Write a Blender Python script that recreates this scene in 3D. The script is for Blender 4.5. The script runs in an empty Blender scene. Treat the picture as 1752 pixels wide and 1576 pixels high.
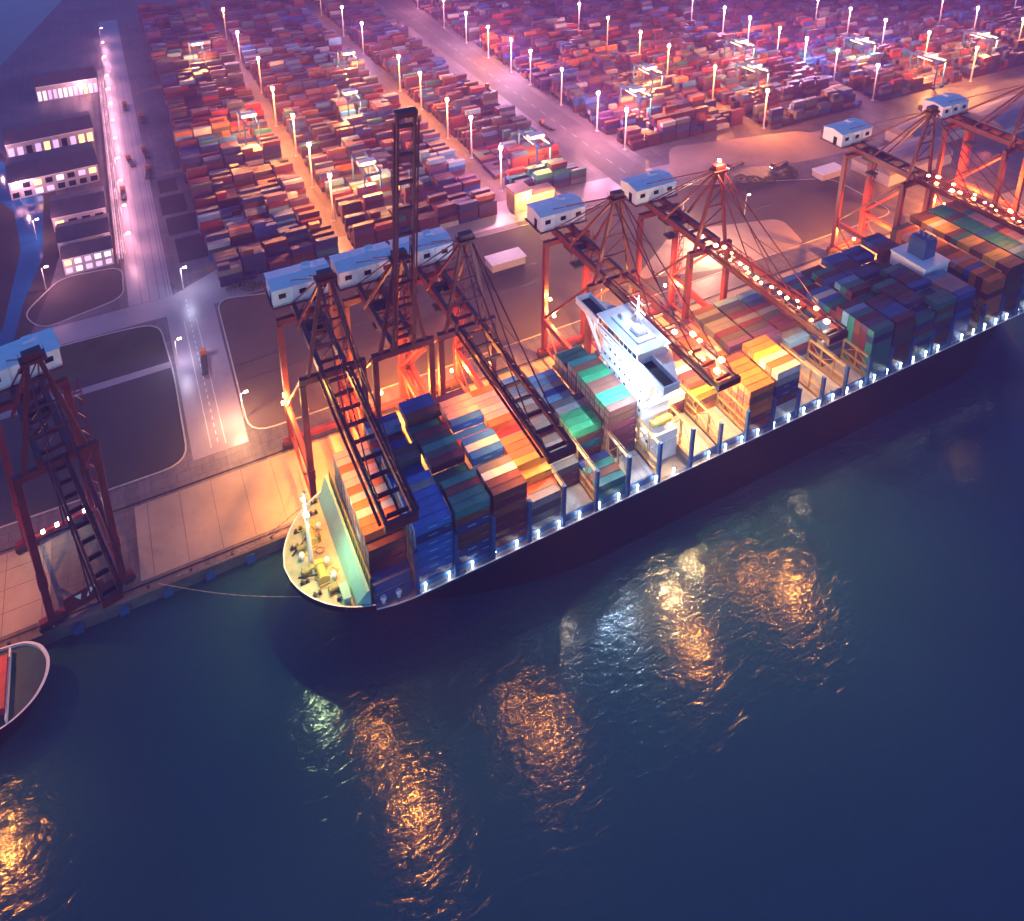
import bpy, math, random
from mathutils import Vector, Matrix
random.seed(7)
R = math.radians
PI = math.pi
scn = bpy.context.scene
COL = scn.collection

# ------------------------------------------------------------------ camera (world: x along the quay, y inland, z up, metres)
cam = bpy.data.cameras.new('camera')
camo = bpy.data.objects.new('camera', cam)
COL.objects.link(camo)
CAMP = Vector((52.5, -206.3, 235.0))
camo.location = CAMP
PITCH, YAW, FPX = 19.03, 27.3, 1400.0
camo.rotation_euler = (R(90 - PITCH), 0, -R(YAW))
cam.sensor_fit = 'HORIZONTAL'
cam.sensor_width = 36.0
cam.lens = 36.0 * FPX / 1752.0
cam.shift_y = -705.0 / 1752.0
cam.clip_start = 1.0
cam.clip_end = 6000.0
scn.camera = camo

def pix(p):
    """photo pixel and depth of a world point (only used to leave out what lies outside the frame)"""
    q = camo_inv @ Vector(p)
    d = -q.z
    if d < 1: return (-9999, -9999, d)
    return (876 + FPX * q.x / d, 83 - FPX * q.y / d, d)
camo_inv = (Matrix.Translation(CAMP) @ camo.rotation_euler.to_matrix().to_4x4()).inverted()
def in_frame(p, m=60):
    x, y, d = pix(p)
    return -m < x < 1752 + m and -m < y < 1576 + m

# ------------------------------------------------------------------ materials
def new_mat(name):
    m = bpy.data.materials.new(name)
    m.use_nodes = True
    nt = m.node_tree
    b = nt.nodes['Principled BSDF']
    return m, nt, b
def N(nt, t, **kw):
    n = nt.nodes.new(t)
    for k, v in kw.items():
        if k in n.inputs: n.inputs[k].default_value = v
        else: setattr(n, k, v)
    return n
def paint(name, col, rough=0.5, metal=0.0, var=0.25, scale=0.35, bump=0.0, bscale=6.0, dirt=0.25, spec=0.5):
    m, nt, b = new_mat(name)
    tc = N(nt, 'ShaderNodeTexCoord')
    nz = N(nt, 'ShaderNodeTexNoise', Scale=scale, Detail=6.0, Roughness=0.65)
    nt.links.new(tc.outputs['Object'], nz.inputs['Vector'])
    cr = N(nt, 'ShaderNodeValToRGB')
    cr.color_ramp.elements[0].position = 0.3
    cr.color_ramp.elements[1].position = 0.72
    d = [max(0.0, c * (1 - var)) for c in col]
    l = [min(1.0, c * (1 + var)) for c in col]
    cr.color_ramp.elements[0].color = (*d, 1)
    cr.color_ramp.elements[1].color = (*l, 1)
    nt.links.new(nz.outputs['Fac'], cr.inputs['Fac'])
    out = cr.outputs['Color']
    if dirt > 0:
        n2 = N(nt, 'ShaderNodeTexNoise', Scale=scale * 5.3, Detail=8.0, Roughness=0.75)
        nt.links.new(tc.outputs['Object'], n2.inputs['Vector'])
        r2 = N(nt, 'ShaderNodeValToRGB')
        r2.color_ramp.elements[0].position = 0.55
        r2.color_ramp.elements[1].position = 0.75
        r2.color_ramp.elements[0].color = (0, 0, 0, 1)
        r2.color_ramp.elements[1].color = (dirt, dirt, dirt, 1)
        nt.links.new(n2.outputs['Fac'], r2.inputs['Fac'])
        mx = N(nt, 'ShaderNodeMixRGB')
        mx.inputs['Color2'].default_value = (0.07, 0.045, 0.03, 1)
        nt.links.new(r2.outputs['Color'], mx.inputs['Fac'])
        nt.links.new(out, mx.inputs['Color1'])
        out = mx.outputs['Color']
    nt.links.new(out, b.inputs['Base Color'])
    b.inputs['Roughness'].default_value = rough
    b.inputs['Metallic'].default_value = metal
    b.inputs['Specular IOR Level'].default_value = spec
    if bump > 0:
        n3 = N(nt, 'ShaderNodeTexNoise', Scale=bscale, Detail=4.0)
        nt.links.new(tc.outputs['Object'], n3.inputs['Vector'])
        bp = N(nt, 'ShaderNodeBump', Strength=bump, Distance=0.1)
        nt.links.new(n3.outputs['Fac'], bp.inputs['Height'])
        nt.links.new(bp.outputs['Normal'], b.inputs['Normal'])
    return m
def glow(name, col, strength):
    m, nt, b = new_mat(name)
    b.inputs['Base Color'].default_value = (*[min(1, c) for c in col], 1)
    b.inputs['Emission Color'].default_value = (*col, 1)
    b.inputs['Emission Strength'].default_value = strength
    m.cycles.emission_sampling = 'NONE'
    return m
def corrugated(name, col):
    """container steel: corrugation along the length, weathered paint"""
    m = paint(name, col, rough=0.48, var=0.22, scale=0.22, dirt=0.35)
    nt = m.node_tree
    b = nt.nodes['Principled BSDF']
    tc = [n for n in nt.nodes if n.type == 'TEX_COORD'][0]
    oi = N(nt, 'ShaderNodeObjectInfo'); mr_ = N(nt, 'ShaderNodeMapRange'); hs = N(nt, 'ShaderNodeHueSaturation')
    mr_.inputs['To Min'].default_value = 0.62; mr_.inputs['To Max'].default_value = 1.3
    nt.links.new(oi.outputs['Random'], mr_.inputs['Value']); nt.links.new(mr_.outputs['Result'], hs.inputs['Value'])
    lk = b.inputs['Base Color'].links[0]; src = lk.from_socket
    nt.links.new(src, hs.inputs['Color']); nt.links.new(hs.outputs['Color'], b.inputs['Base Color'])
    wv = N(nt, 'ShaderNodeTexWave', Scale=3.2, Distortion=0.0)
    wv.wave_type = 'BANDS'; wv.bands_direction = 'X'
    nt.links.new(tc.outputs['Object'], wv.inputs['Vector'])
    bp = N(nt, 'ShaderNodeBump', Strength=0.5, Distance=0.06)
    nt.links.new(wv.outputs['Fac'], bp.inputs['Height'])
    nt.links.new(bp.outputs['Normal'], b.inputs['Normal'])
    return m

CC = {  # container paints
    'blue': (0.012, 0.11, 0.42), 'dark blue': (0.012, 0.035, 0.16), 'light blue': (0.16, 0.36, 0.60), 'teal': (0.015, 0.19, 0.19),
    'green': (0.03, 0.26, 0.10), 'maroon': (0.13, 0.022, 0.028), 'brown': (0.15, 0.055, 0.030), 'orange': (0.60, 0.16, 0.030),
    'red': (0.42, 0.035, 0.025), 'grey': (0.20, 0.21, 0.22), 'dark grey': (0.06, 0.065, 0.07), 'white': (0.62, 0.60, 0.58),
    'pink': (0.55, 0.30, 0.30), 'yellow': (0.58, 0.33, 0.035), 'purple': (0.10, 0.045, 0.15),
}
CMAT = {k: corrugated('container_' + k.replace(' ', '_'), v) for k, v in CC.items()}
CNAMES = list(CC)

M = {}
M['red_steel'] = paint('crane_red_paint', (0.15, 0.018, 0.018), 0.45, var=0.3, scale=0.2)
M['dark_steel'] = paint('dark_steel', (0.030, 0.024, 0.026), 0.5, var=0.3)
M['blue_steel'] = paint('blue_steel', (0.015, 0.085, 0.24), 0.45, var=0.3)
M['house'] = paint('crane_house_white', (0.80, 0.84, 0.88), 0.4, var=0.08, dirt=0.15)
M['white'] = paint('white_paint', (0.76, 0.77, 0.78), 0.4, var=0.06, dirt=0.12)
M['hull'] = paint('hull_black_paint', (0.008, 0.007, 0.007), 0.5, var=0.4, scale=0.05, dirt=0.12, spec=0.2)
M['deck'] = paint('deck_grey_paint', (0.26, 0.24, 0.23), 0.6, var=0.2, scale=0.15)
M['foredeck'] = paint('foredeck_paint', (0.36, 0.40, 0.27), 0.55, var=0.3, scale=0.2)
M['breakwater'] = paint('breakwater_paint', (0.20, 0.52, 0.47), 0.5, var=0.1, scale=0.2)
M['olive'] = paint('olive_paint', (0.22, 0.22, 0.06), 0.5, var=0.4, scale=0.5)
M['hatch'] = paint('hatch_cover_paint', (0.34, 0.33, 0.33), 0.55, var=0.18, scale=0.15)
M['lash'] = paint('lashing_frame_paint', (0.42, 0.27, 0.10), 0.5, var=0.3)
M['gold'] = paint('yellow_machinery', (0.55, 0.42, 0.10), 0.5, var=0.3)
M['black'] = paint('black_rubber', (0.012, 0.012, 0.013), 0.7, var=0.3)
M['glass'] = paint('dark_glass', (0.01, 0.014, 0.02), 0.08, var=0.2, dirt=0)
M['rope'] = paint('rope', (0.32, 0.26, 0.2), 0.8)
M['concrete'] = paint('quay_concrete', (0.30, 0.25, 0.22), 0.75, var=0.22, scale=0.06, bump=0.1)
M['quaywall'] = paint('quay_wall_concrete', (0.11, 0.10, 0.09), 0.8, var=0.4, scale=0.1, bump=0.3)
M['kerb'] = paint('kerb_concrete', (0.42, 0.38, 0.35), 0.7, var=0.15)
M['plot'] = paint('dark_asphalt', (0.040, 0.037, 0.040), 0.8, var=0.3, scale=0.03, bump=0.1)
M['plotgrass'] = paint('plot_grass', (0.045, 0.048, 0.025), 0.9, var=0.4, scale=0.05)
M['plotbrown'] = paint('plot_earth', (0.085, 0.064, 0.060), 0.85, var=0.25, scale=0.03, bump=0.1)
M['road'] = paint('road_asphalt', (0.30, 0.255, 0.28), 0.38, var=0.18, scale=0.04, bump=0.05)
M['line'] = paint('road_line_paint', (0.7, 0.68, 0.62), 0.6, var=0.15, scale=0.8)
M['rail'] = paint('rail_steel', (0.03, 0.024, 0.022), 0.45, var=0.3)
M['bank'] = paint('bank_earth', (0.035, 0.028, 0.024), 0.9, var=0.4, scale=0.05, bump=0.3)
M['sand'] = paint('sandy_lot', (0.34, 0.24, 0.20), 0.9, var=0.2, scale=0.04, bump=0.1)
M['wall'] = paint('building_wall', (0.50, 0.44, 0.44), 0.7, var=0.12)
M['roof'] = paint('building_roof', (0.10, 0.075, 0.085), 0.7, var=0.25, scale=0.15)
M['hall'] = paint('hall_roof', (0.22, 0.19, 0.22), 0.6, var=0.2, scale=0.1)
M['pole'] = paint('mast_galvanised', (0.62, 0.58, 0.56), 0.45, var=0.1)
M['orangewall'] = paint('gatehouse_wall', (0.62, 0.42, 0.22), 0.7, var=0.12)
M['leaf'] = paint('shrub_leaf', (0.06, 0.075, 0.03), 0.8, var=0.5, scale=0.8, dirt=0)
M['bark'] = paint('shrub_stem', (0.05, 0.035, 0.025), 0.9)
M['truck'] = paint('truck_paint', (0.30, 0.12, 0.05), 0.4)
M['teal'] = paint('boat_deck_teal', (0.006, 0.065, 0.07), 0.6, var=0.3, scale=0.2)
M['shipred'] = paint('boat_red', (0.45, 0.03, 0.025), 0.5)
M['g_orange'] = glow('lamp_orange_glow', (1.0, 0.46, 0.10), 16)
M['g_warm'] = glow('lamp_warm_glow', (1.0, 0.66, 0.36), 18)
M['g_pink'] = glow('lamp_mast_glow', (1.0, 0.66, 0.58), 22)
M['g_gold'] = glow('lamp_gold_glow', (1.0, 0.55, 0.08), 20)
M['g_white'] = glow('lamp_white_glow', (0.95, 1.0, 0.92), 9)
M['g_win'] = glow('window_glow', (1.0, 0.70, 0.88), 0.8)
M['g_wind'] = glow('window_dim_glow', (0.9, 0.6, 0.9), 0.35)
M['g_winw'] = glow('window_warm_glow', (1.0, 0.5, 0.14), 1.6)

def ground_material():
    m, nt, b = new_mat('terminal_asphalt')
    tc = N(nt, 'ShaderNodeTexCoord')
    n1 = N(nt, 'ShaderNodeTexNoise', Scale=0.018, Detail=7.0, Roughness=0.6)
    n2 = N(nt, 'ShaderNodeTexNoise', Scale=0.6, Detail=6.0, Roughness=0.7)
    mp = N(nt, 'ShaderNodeMapping')
    mp.inputs['Scale'].default_value = (1.0, 0.05, 1.0)
    n3 = N(nt, 'ShaderNodeTexNoise', Scale=0.35, Detail=5.0, Roughness=0.7)   # tyre tracks run inland
    br = N(nt, 'ShaderNodeTexBrick', Scale=0.06)
    br.inputs['Color1'].default_value = (0.9, 0.9, 0.9, 1)
    br.inputs['Color2'].default_value = (1.05, 1.05, 1.05, 1)
    br.inputs['Mortar'].default_value = (0.45, 0.45, 0.45, 1)
    br.inputs['Mortar Size'].default_value = 0.006
    for n in (n1, n2, br): nt.links.new(tc.outputs['Object'], n.inputs['Vector'])
    nt.links.new(tc.outputs['Object'], mp.inputs['Vector'])
    nt.links.new(mp.outputs['Vector'], n3.inputs['Vector'])
    cr = N(nt, 'ShaderNodeValToRGB')
    cr.color_ramp.elements[0].position = 0.3; cr.color_ramp.elements[0].color = (0.050, 0.042, 0.045, 1)
    cr.color_ramp.elements[1].position = 0.7; cr.color_ramp.elements[1].color = (0.20, 0.165, 0.168, 1)
    ad = N(nt, 'ShaderNodeMath', operation='ADD')
    nt.links.new(n1.outputs['Fac'], ad.inputs[0])
    sc = N(nt, 'ShaderNodeMath', operation='MULTIPLY_ADD')
    sc.inputs[1].default_value = 0.5; sc.inputs[2].default_value = -0.25
    nt.links.new(n3.outputs['Fac'], sc.inputs[0])
    nt.links.new(sc.outputs[0], ad.inputs[1])
    a2 = N(nt, 'ShaderNodeMath', operation='ADD')
    s2 = N(nt, 'ShaderNodeMath', operation='MULTIPLY_ADD')
    s2.inputs[1].default_value = 0.3; s2.inputs[2].default_value = -0.15
    nt.links.new(n2.outputs['Fac'], s2.inputs[0])
    nt.links.new(ad.outputs[0], a2.inputs[0]); nt.links.new(s2.outputs[0], a2.inputs[1])
    nt.links.new(a2.outputs[0], cr.inputs['Fac'])
    mx = N(nt, 'ShaderNodeMixRGB', blend_type='MULTIPLY')
    mx.inputs['Fac'].default_value = 1.0
    nt.links.new(cr.outputs['Color'], mx.inputs['Color1']); nt.links.new(br.outputs['Color'], mx.inputs['Color2'])
    nt.links.new(mx.outputs['Color'], b.inputs['Base Color'])
    b.inputs['Roughness'].default_value = 0.55
    return m
M['ground'] = ground_material()

def water_material(name, col, rough, ior, amp):
    m, nt, b = new_mat(name)
    tc = N(nt, 'ShaderNodeTexCoord')
    b.inputs['Base Color'].default_value = (*col, 1)
    b.inputs['Roughness'].default_value = rough
    b.inputs['IOR'].default_value = ior
    mp = N(nt, 'ShaderNodeMapping')
    mp.inputs['Scale'].default_value = (0.7, 1.3, 1.0)
    mp.inputs['Rotation'].default_value = (0, 0, R(-25))
    nt.links.new(tc.outputs['Object'], mp.inputs['Vector'])
    a = N(nt, 'ShaderNodeTexNoise', Scale=0.30, Detail=4.0, Roughness=0.55, Distortion=0.8)
    c = N(nt, 'ShaderNodeTexNoise', Scale=0.012, Detail=3.0)
    nt.links.new(mp.outputs['Vector'], a.inputs['Vector'])
    nt.links.new(tc.outputs['Object'], c.inputs['Vector'])
    mu = N(nt, 'ShaderNodeMath', operation='MULTIPLY')
    nt.links.new(a.outputs['Fac'], mu.inputs[0]); nt.links.new(c.outputs['Fac'], mu.inputs[1])
    bp = N(nt, 'ShaderNodeBump', Strength=1.0, Distance=amp)
    nt.links.new(mu.outputs[0], bp.inputs['Height'])
    nt.links.new(bp.outputs['Normal'], b.inputs['Normal'])
    return m
M['water'] = water_material('harbour_water', (0.010, 0.060, 0.088), 0.13, 1.36, 0.46)
M['canalwater'] = water_material('canal_water', (0.008, 0.085, 0.22), 0.1, 1.6, 0.06)

# ------------------------------------------------------------------ mesh helpers
class MB:
    def __init__(s): s.v = []; s.f = []; s.m = []
    def add(s, vs, fs, mi=0):
        o = len(s.v); s.v += [tuple(v) for v in vs]
        s.f += [tuple(i + o for i in f) for f in fs]; s.m += [mi] * len(fs)
    def box(s, x0, x1, y0, y1, z0, z1, mi=0):
        s.add([(x0,y0,z0),(x1,y0,z0),(x1,y1,z0),(x0,y1,z0),(x0,y0,z1),(x1,y0,z1),(x1,y1,z1),(x0,y1,z1)],
              [(0,3,2,1),(4,5,6,7),(0,1,5,4),(1,2,6,5),(2,3,7,6),(3,0,4,7)], mi)
    def bar(s, p, q, w, h=None, mi=0):
        p = Vector(p); q = Vector(q); h = h or w
        d = (q - p)
        if d.length < 1e-6: return
        d.normalize()
        up = Vector((0,0,1)) if abs(d.z) < 0.9 else Vector((0,1,0))
        a = d.cross(up).normalized() * (w / 2); b = a.cross(d).normalized() * (h / 2)
        vs = [p-a-b, p+a-b, p+a+b, p-a+b, q-a-b, q+a-b, q+a+b, q-a+b]
        s.add(vs, [(0,1,2,3),(7,6,5,4),(0,4,5,1),(1,5,6,2),(2,6,7,3),(3,7,4,0)], mi)
    def tube(s, p, q, r, r2=None, n=8, mi=0):
        p = Vector(p); q = Vector(q); r2 = r if r2 is None else r2
        d = (q - p).normalized()
        up = Vector((0,0,1)) if abs(d.z) < 0.9 else Vector((0,1,0))
        a = d.cross(up).normalized(); b = a.cross(d).normalized()
        vs = []
        for c, rr in ((p, r), (q, r2)):
            for i in range(n):
                t = 2*PI*i/n
                vs.append(c + a*math.cos(t)*rr + b*math.sin(t)*rr)
        fs = [(i, (i+1)%n, n+(i+1)%n, n+i) for i in range(n)]
        fs += [tuple(range(n-1,-1,-1)), tuple(range(n, 2*n))]
        s.add(vs, fs, mi)
    def prism(s, poly, z0, z1, mi=0):
        n = len(poly)
        vs = [(x,y,z0) for x,y in poly] + [(x,y,z1) for x,y in poly]
        s.add(vs, [tuple(range(n-1,-1,-1)), tuple(range(n,2*n))] + [(i,(i+1)%n,n+(i+1)%n,n+i) for i in range(n)], mi)
    def path(s, pts, w, h=None, mi=0):
        for a, b in zip(pts, pts[1:]): s.bar(a, b, w, h, mi)
    def build(s, name, mats, parent=None, loc=None, smooth=False, bevel=0):
        me = bpy.data.meshes.new(name)
        me.from_pydata(s.v, [], s.f)
        if not isinstance(mats, (list, tuple)): mats = [mats]
        for m in mats: me.materials.append(m)
        if len(mats) > 1: me.polygons.foreach_set('material_index', s.m)
        if smooth: me.polygons.foreach_set('use_smooth', [True]*len(s.f))
        me.update()
        o = bpy.data.objects.new(name, me)
        COL.objects.link(o)
        if loc: o.location = loc
        if parent: o.parent = parent
        if bevel:
            bv = o.modifiers.new('bevel', 'BEVEL'); bv.width = bevel; bv.segments = 2; bv.limit_method = 'ANGLE'
        return o
def tag(o, label=None, cat=None, group=None, kind=None):
    if label: o['label'] = label
    if cat: o['category'] = cat
    if group: o['group'] = group
    if kind: o['kind'] = kind
    return o
def thing(name, label, cat, loc=(0,0,0), rz=0, group=None):
    o = bpy.data.objects.new(name, None); COL.objects.link(o)
    o.location = loc; o.rotation_euler = (0,0,rz); o.empty_display_size = 1
    return tag(o, label, cat, group)
def copy_tree(o, parent=None):
    c = o.copy(); COL.objects.link(c); c.parent = parent
    for ch in list(o.children): copy_tree(ch, c)
    return c
def clear_copy(root, loc, label, group=None, rz=None):
    c = copy_tree(root); c.location = loc; c['label'] = label
    if rz is not None: c.rotation_euler = (0,0,rz)
    if group: c['group'] = group
    return c
LSC = 0.45
def light(kind, loc, watts, col, radius=0.6, target=None, cone=130, blend=0.6, parent=None, name='lamp_light'):
    l = bpy.data.lights.new(name, kind); l.energy = watts*LSC if kind == 'POINT' else watts; l.color = col
    l.shadow_soft_size = radius
    if kind == 'SPOT': l.spot_size = R(cone); l.spot_blend = 1.0
    o = bpy.data.objects.new(name, l); COL.objects.link(o); o.location = loc
    if target is not None:
        d = Vector(target) - Vector(loc); o.rotation_euler = d.to_track_quat('-Z', 'Y').to_euler()
    if parent: o.parent = parent
    return o
def rounded(poly, r, n=5):
    out = []
    k = len(poly)
    for i in range(k):
        p = Vector(poly[i]); a = Vector(poly[i-1]); b = Vector(poly[(i+1)%k])
        u = (a-p).normalized(); v = (b-p).normalized()
        rr = min(r, (a-p).length*0.45, (b-p).length*0.45)
        p0 = p + u*rr; p1 = p + v*rr
        for j in range(n+1):
            t = j/n
            q = p0*(1-t)**2 + p*2*t*(1-t) + p1*t*t
            out.append((q.x, q.y))
    return out

# ------------------------------------------------------------------ world, sun, haze
w = bpy.data.worlds.new('World'); scn.world = w; w.use_nodes = True
wn = w.node_tree
bg = wn.nodes['Background']
sky = wn.nodes.new('ShaderNodeTexSky'); sky.sky_type = 'NISHITA'
sky.sun_disc = False
SUN_EL, SUN_ROT = 6.0, 210.0
sky.sun_elevation = R(SUN_EL); sky.sun_rotation = R(SUN_ROT)
sky.ozone_density = 6.5; sky.dust_density = 0.4; sky.air_density = 1.0
wn.links.new(sky.outputs['Color'], bg.inputs['Color'])
bg.inputs['Strength'].default_value = 0.15
sl = bpy.data.lights.new('sun', 'SUN'); sl.energy = 0.01; sl.angle = R(10); sl.color = (1.0, 0.8, 0.75)
so = bpy.data.objects.new('sun', sl); COL.objects.link(so)
so.rotation_euler = (R(90 - SUN_EL), 0, -R(SUN_ROT) + PI)

hz = MB(); hz.box(-420, 1720, -430, 1720, -1.5, 246)
hm = bpy.data.materials.new('haze_air'); hm.use_nodes = True
nt = hm.node_tree; nt.nodes.clear()
vo = nt.nodes.new('ShaderNodeVolumePrincipled'); mo = nt.nodes.new('ShaderNodeOutputMaterial')
vo.inputs['Color'].default_value = (0.45, 0.26, 0.80, 1)
vo.inputs['Density'].default_value = 0.00044
vo.inputs['Anisotropy'].default_value = 0.0
nt.links.new(vo.outputs[0], mo.inputs['Volume'])
tag(hz.build('haze', hm), kind='stuff')

# ------------------------------------------------------------------ water, ground, roads
b = MB(); b.add([(-410,-420,0),(1710,-420,0),(1710,1710,0),(-410,1710,0)], [(0,1,2,3)])
tag(b.build('water', M['water']), kind='structure')
coast = [(-150,0),(1690,0),(1690,1690),(120,1690),(60,1100),(16,754),(-9,641),(-31,540),(-60,480),(-150,420)]
b = MB(); b.prism(coast, -0.9, 4.0)
tag(b.build('ground', M['ground']), kind='structure')
def sheet(name, poly, mat, z, kind='structure'):
    b = MB(); b.add([(x,y,z) for x,y in poly], [tuple(range(len(poly)))])
    return tag(b.build(name, mat), kind=kind)
# quay apron concrete between the crane rails, in slabs
sheet('quay_apron', [(36.2,4.4),(520,4.4),(520,33.6),(36.2,33.6)], M['concrete'], 4.012)
sheet('quay_apron', [(-140,4.4),(12,4.4),(12,33.6),(-140,33.6)], M['concrete'], 4.012)
b = MB()
for k in range(-14, 52):
    x = k*10.0
    if not 13 < x < 36: b.box(x-0.06, x+0.06, 4.6, 33.4, 4.005, 4.020)
for y in (12.0, 20.0, 27.0):
    b.box(-140, 11.9, y-0.07, y+0.07, 4.005, 4.021)
tag(b.build('apron_markings', M['rail']), kind='structure')
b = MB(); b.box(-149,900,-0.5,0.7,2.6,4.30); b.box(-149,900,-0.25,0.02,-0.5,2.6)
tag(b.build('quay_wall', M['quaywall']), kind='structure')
b = MB()
for y in (3.0, 35.0):
    b.box(-140, 560, y-0.35, y+0.35, 4.02, 4.06)
    b.box(-140, 560, y-0.09, y+0.09, 4.06, 4.18)
tag(b.build('crane_rail_track', M['rail']), kind='structure')
# landscaped plots with kerbs
def plot(name, poly, mat, r, kerb=True):
    p = rounded(poly, r)
    sheet(name, p, mat, 4.020)
    if kerb:
        k = MB(); n = len(p)
        for i in range(n):
            k.bar((*p[i],4.07), (*p[(i+1)%n],4.07), 0.55, 0.24)
        tag(k.build('kerb', M['kerb']), kind='structure')
plot('plot_ground', [(-70,45),(54.5,45),(54.8,96),(52.5,132),(30,134),(-4,134),(-70,134)], M['plot'], 9)
sheet('plot_grass', rounded([(-3,108),(52.8,110),(51.8,131.3),(-3,133.2)], 4), M['plotgrass'], 4.028)
sheet('plot_path', [(-70,97),(54,99),(54,103),(-70,101)], M['road'], 4.030)
plot('plot_ground', [(7,150),(40,159),(40.5,186),(14,189),(-1,165)], M['plotbrown'], 7)
plot('plot_ground', [(76,48),(420,48),(420,92),(330,128),(100,131),(77.5,138)], M['plotbrown'], 9)
b = MB()
for pts in ([(78,78),(150,80),(260,84),(410,86)], [(78,88),(160,92),(260,99),(330,112)]):
    b.path([(x,y,4.04) for x,y in pts], 0.5, 0.03)
tag(b.build('plot_path', M['rail']), kind='structure')
sheet('sandy_lot', rounded([(256,62),(300,50),(352,46),(360,72),(300,88)], 8), M['sand'], 4.032)
sheet('sandy_lot', rounded([(336,138),(420,116),(470,112),(455,150),(360,170)], 8), M['sand'], 4.016)
# roads
sheet('road', [(56,45),(75,45),(76,134.8),(56,134.8)], M['road'], 4.008)
sheet('road', [(41.5,150),(60,150),(60,640),(44,640)], M['road'], 4.010)
M['inland'] = paint('inland_road_asphalt', (0.095, 0.078, 0.078), 0.7, var=0.3, scale=0.05)
sheet('road', [(303,132),(328,122),(328,1100),(302,1100)], M['inland'], 4.010)
sheet('road', [(-60,135.5),(470,132.5),(470,144),(88,166),(60,150),(-60,148)], M['road'], 4.006)
b = MB()
for x in (47.0, 50.5, 54.5, 57.5, 59.0):
    b.box(x-0.1, x+0.1, 150, 470, 4.012, 4.022)
tag(b.build('road_rail_track', M['rail']), kind='structure')
b = MB()
for k in range(40):
    b.box(315.3-0.1, 315.3+0.1, 140+k*14, 147+k*14, 4.012, 4.018)
for k in range(24):
    b.box(65.0-0.15, 65.0+0.15, 50+k*4, 52+k*4, 4.006, 4.014)
for x in (62.5, 67.5): b.box(x-0.12, x+0.12, 48, 128, 4.006, 4.013)
tag(b.build('road_markings', M['line']), kind='structure')
b = MB()
for (x0,x1,y0,y1) in ((64,74,255,272),(63,76,228,250),(64,80,205,224),(66,84,176,200)):
    b.box(x0,x1,y0,y1,4.0,4.05)
tag(b.build('parking_pavement', M['plot']), kind='structure')
# bank and canal on the far shore side
sheet('bank_ground', [(-140,140),(2,146),(9,178),(14,215),(11,285),(-4,320),(-18,350),(-60,470),(-140,410)], M['bank'], 4.024)
sheet('canal_water', rounded([(-22,350),(-8,318),(5,282),(6,212),(-1,174),(-4,142),(-13,141),(-8,160),(-4,225),(-9,270),(-26,306),(-60,330),(-60,370)], 4), M['canalwater'], 4.040)

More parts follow.
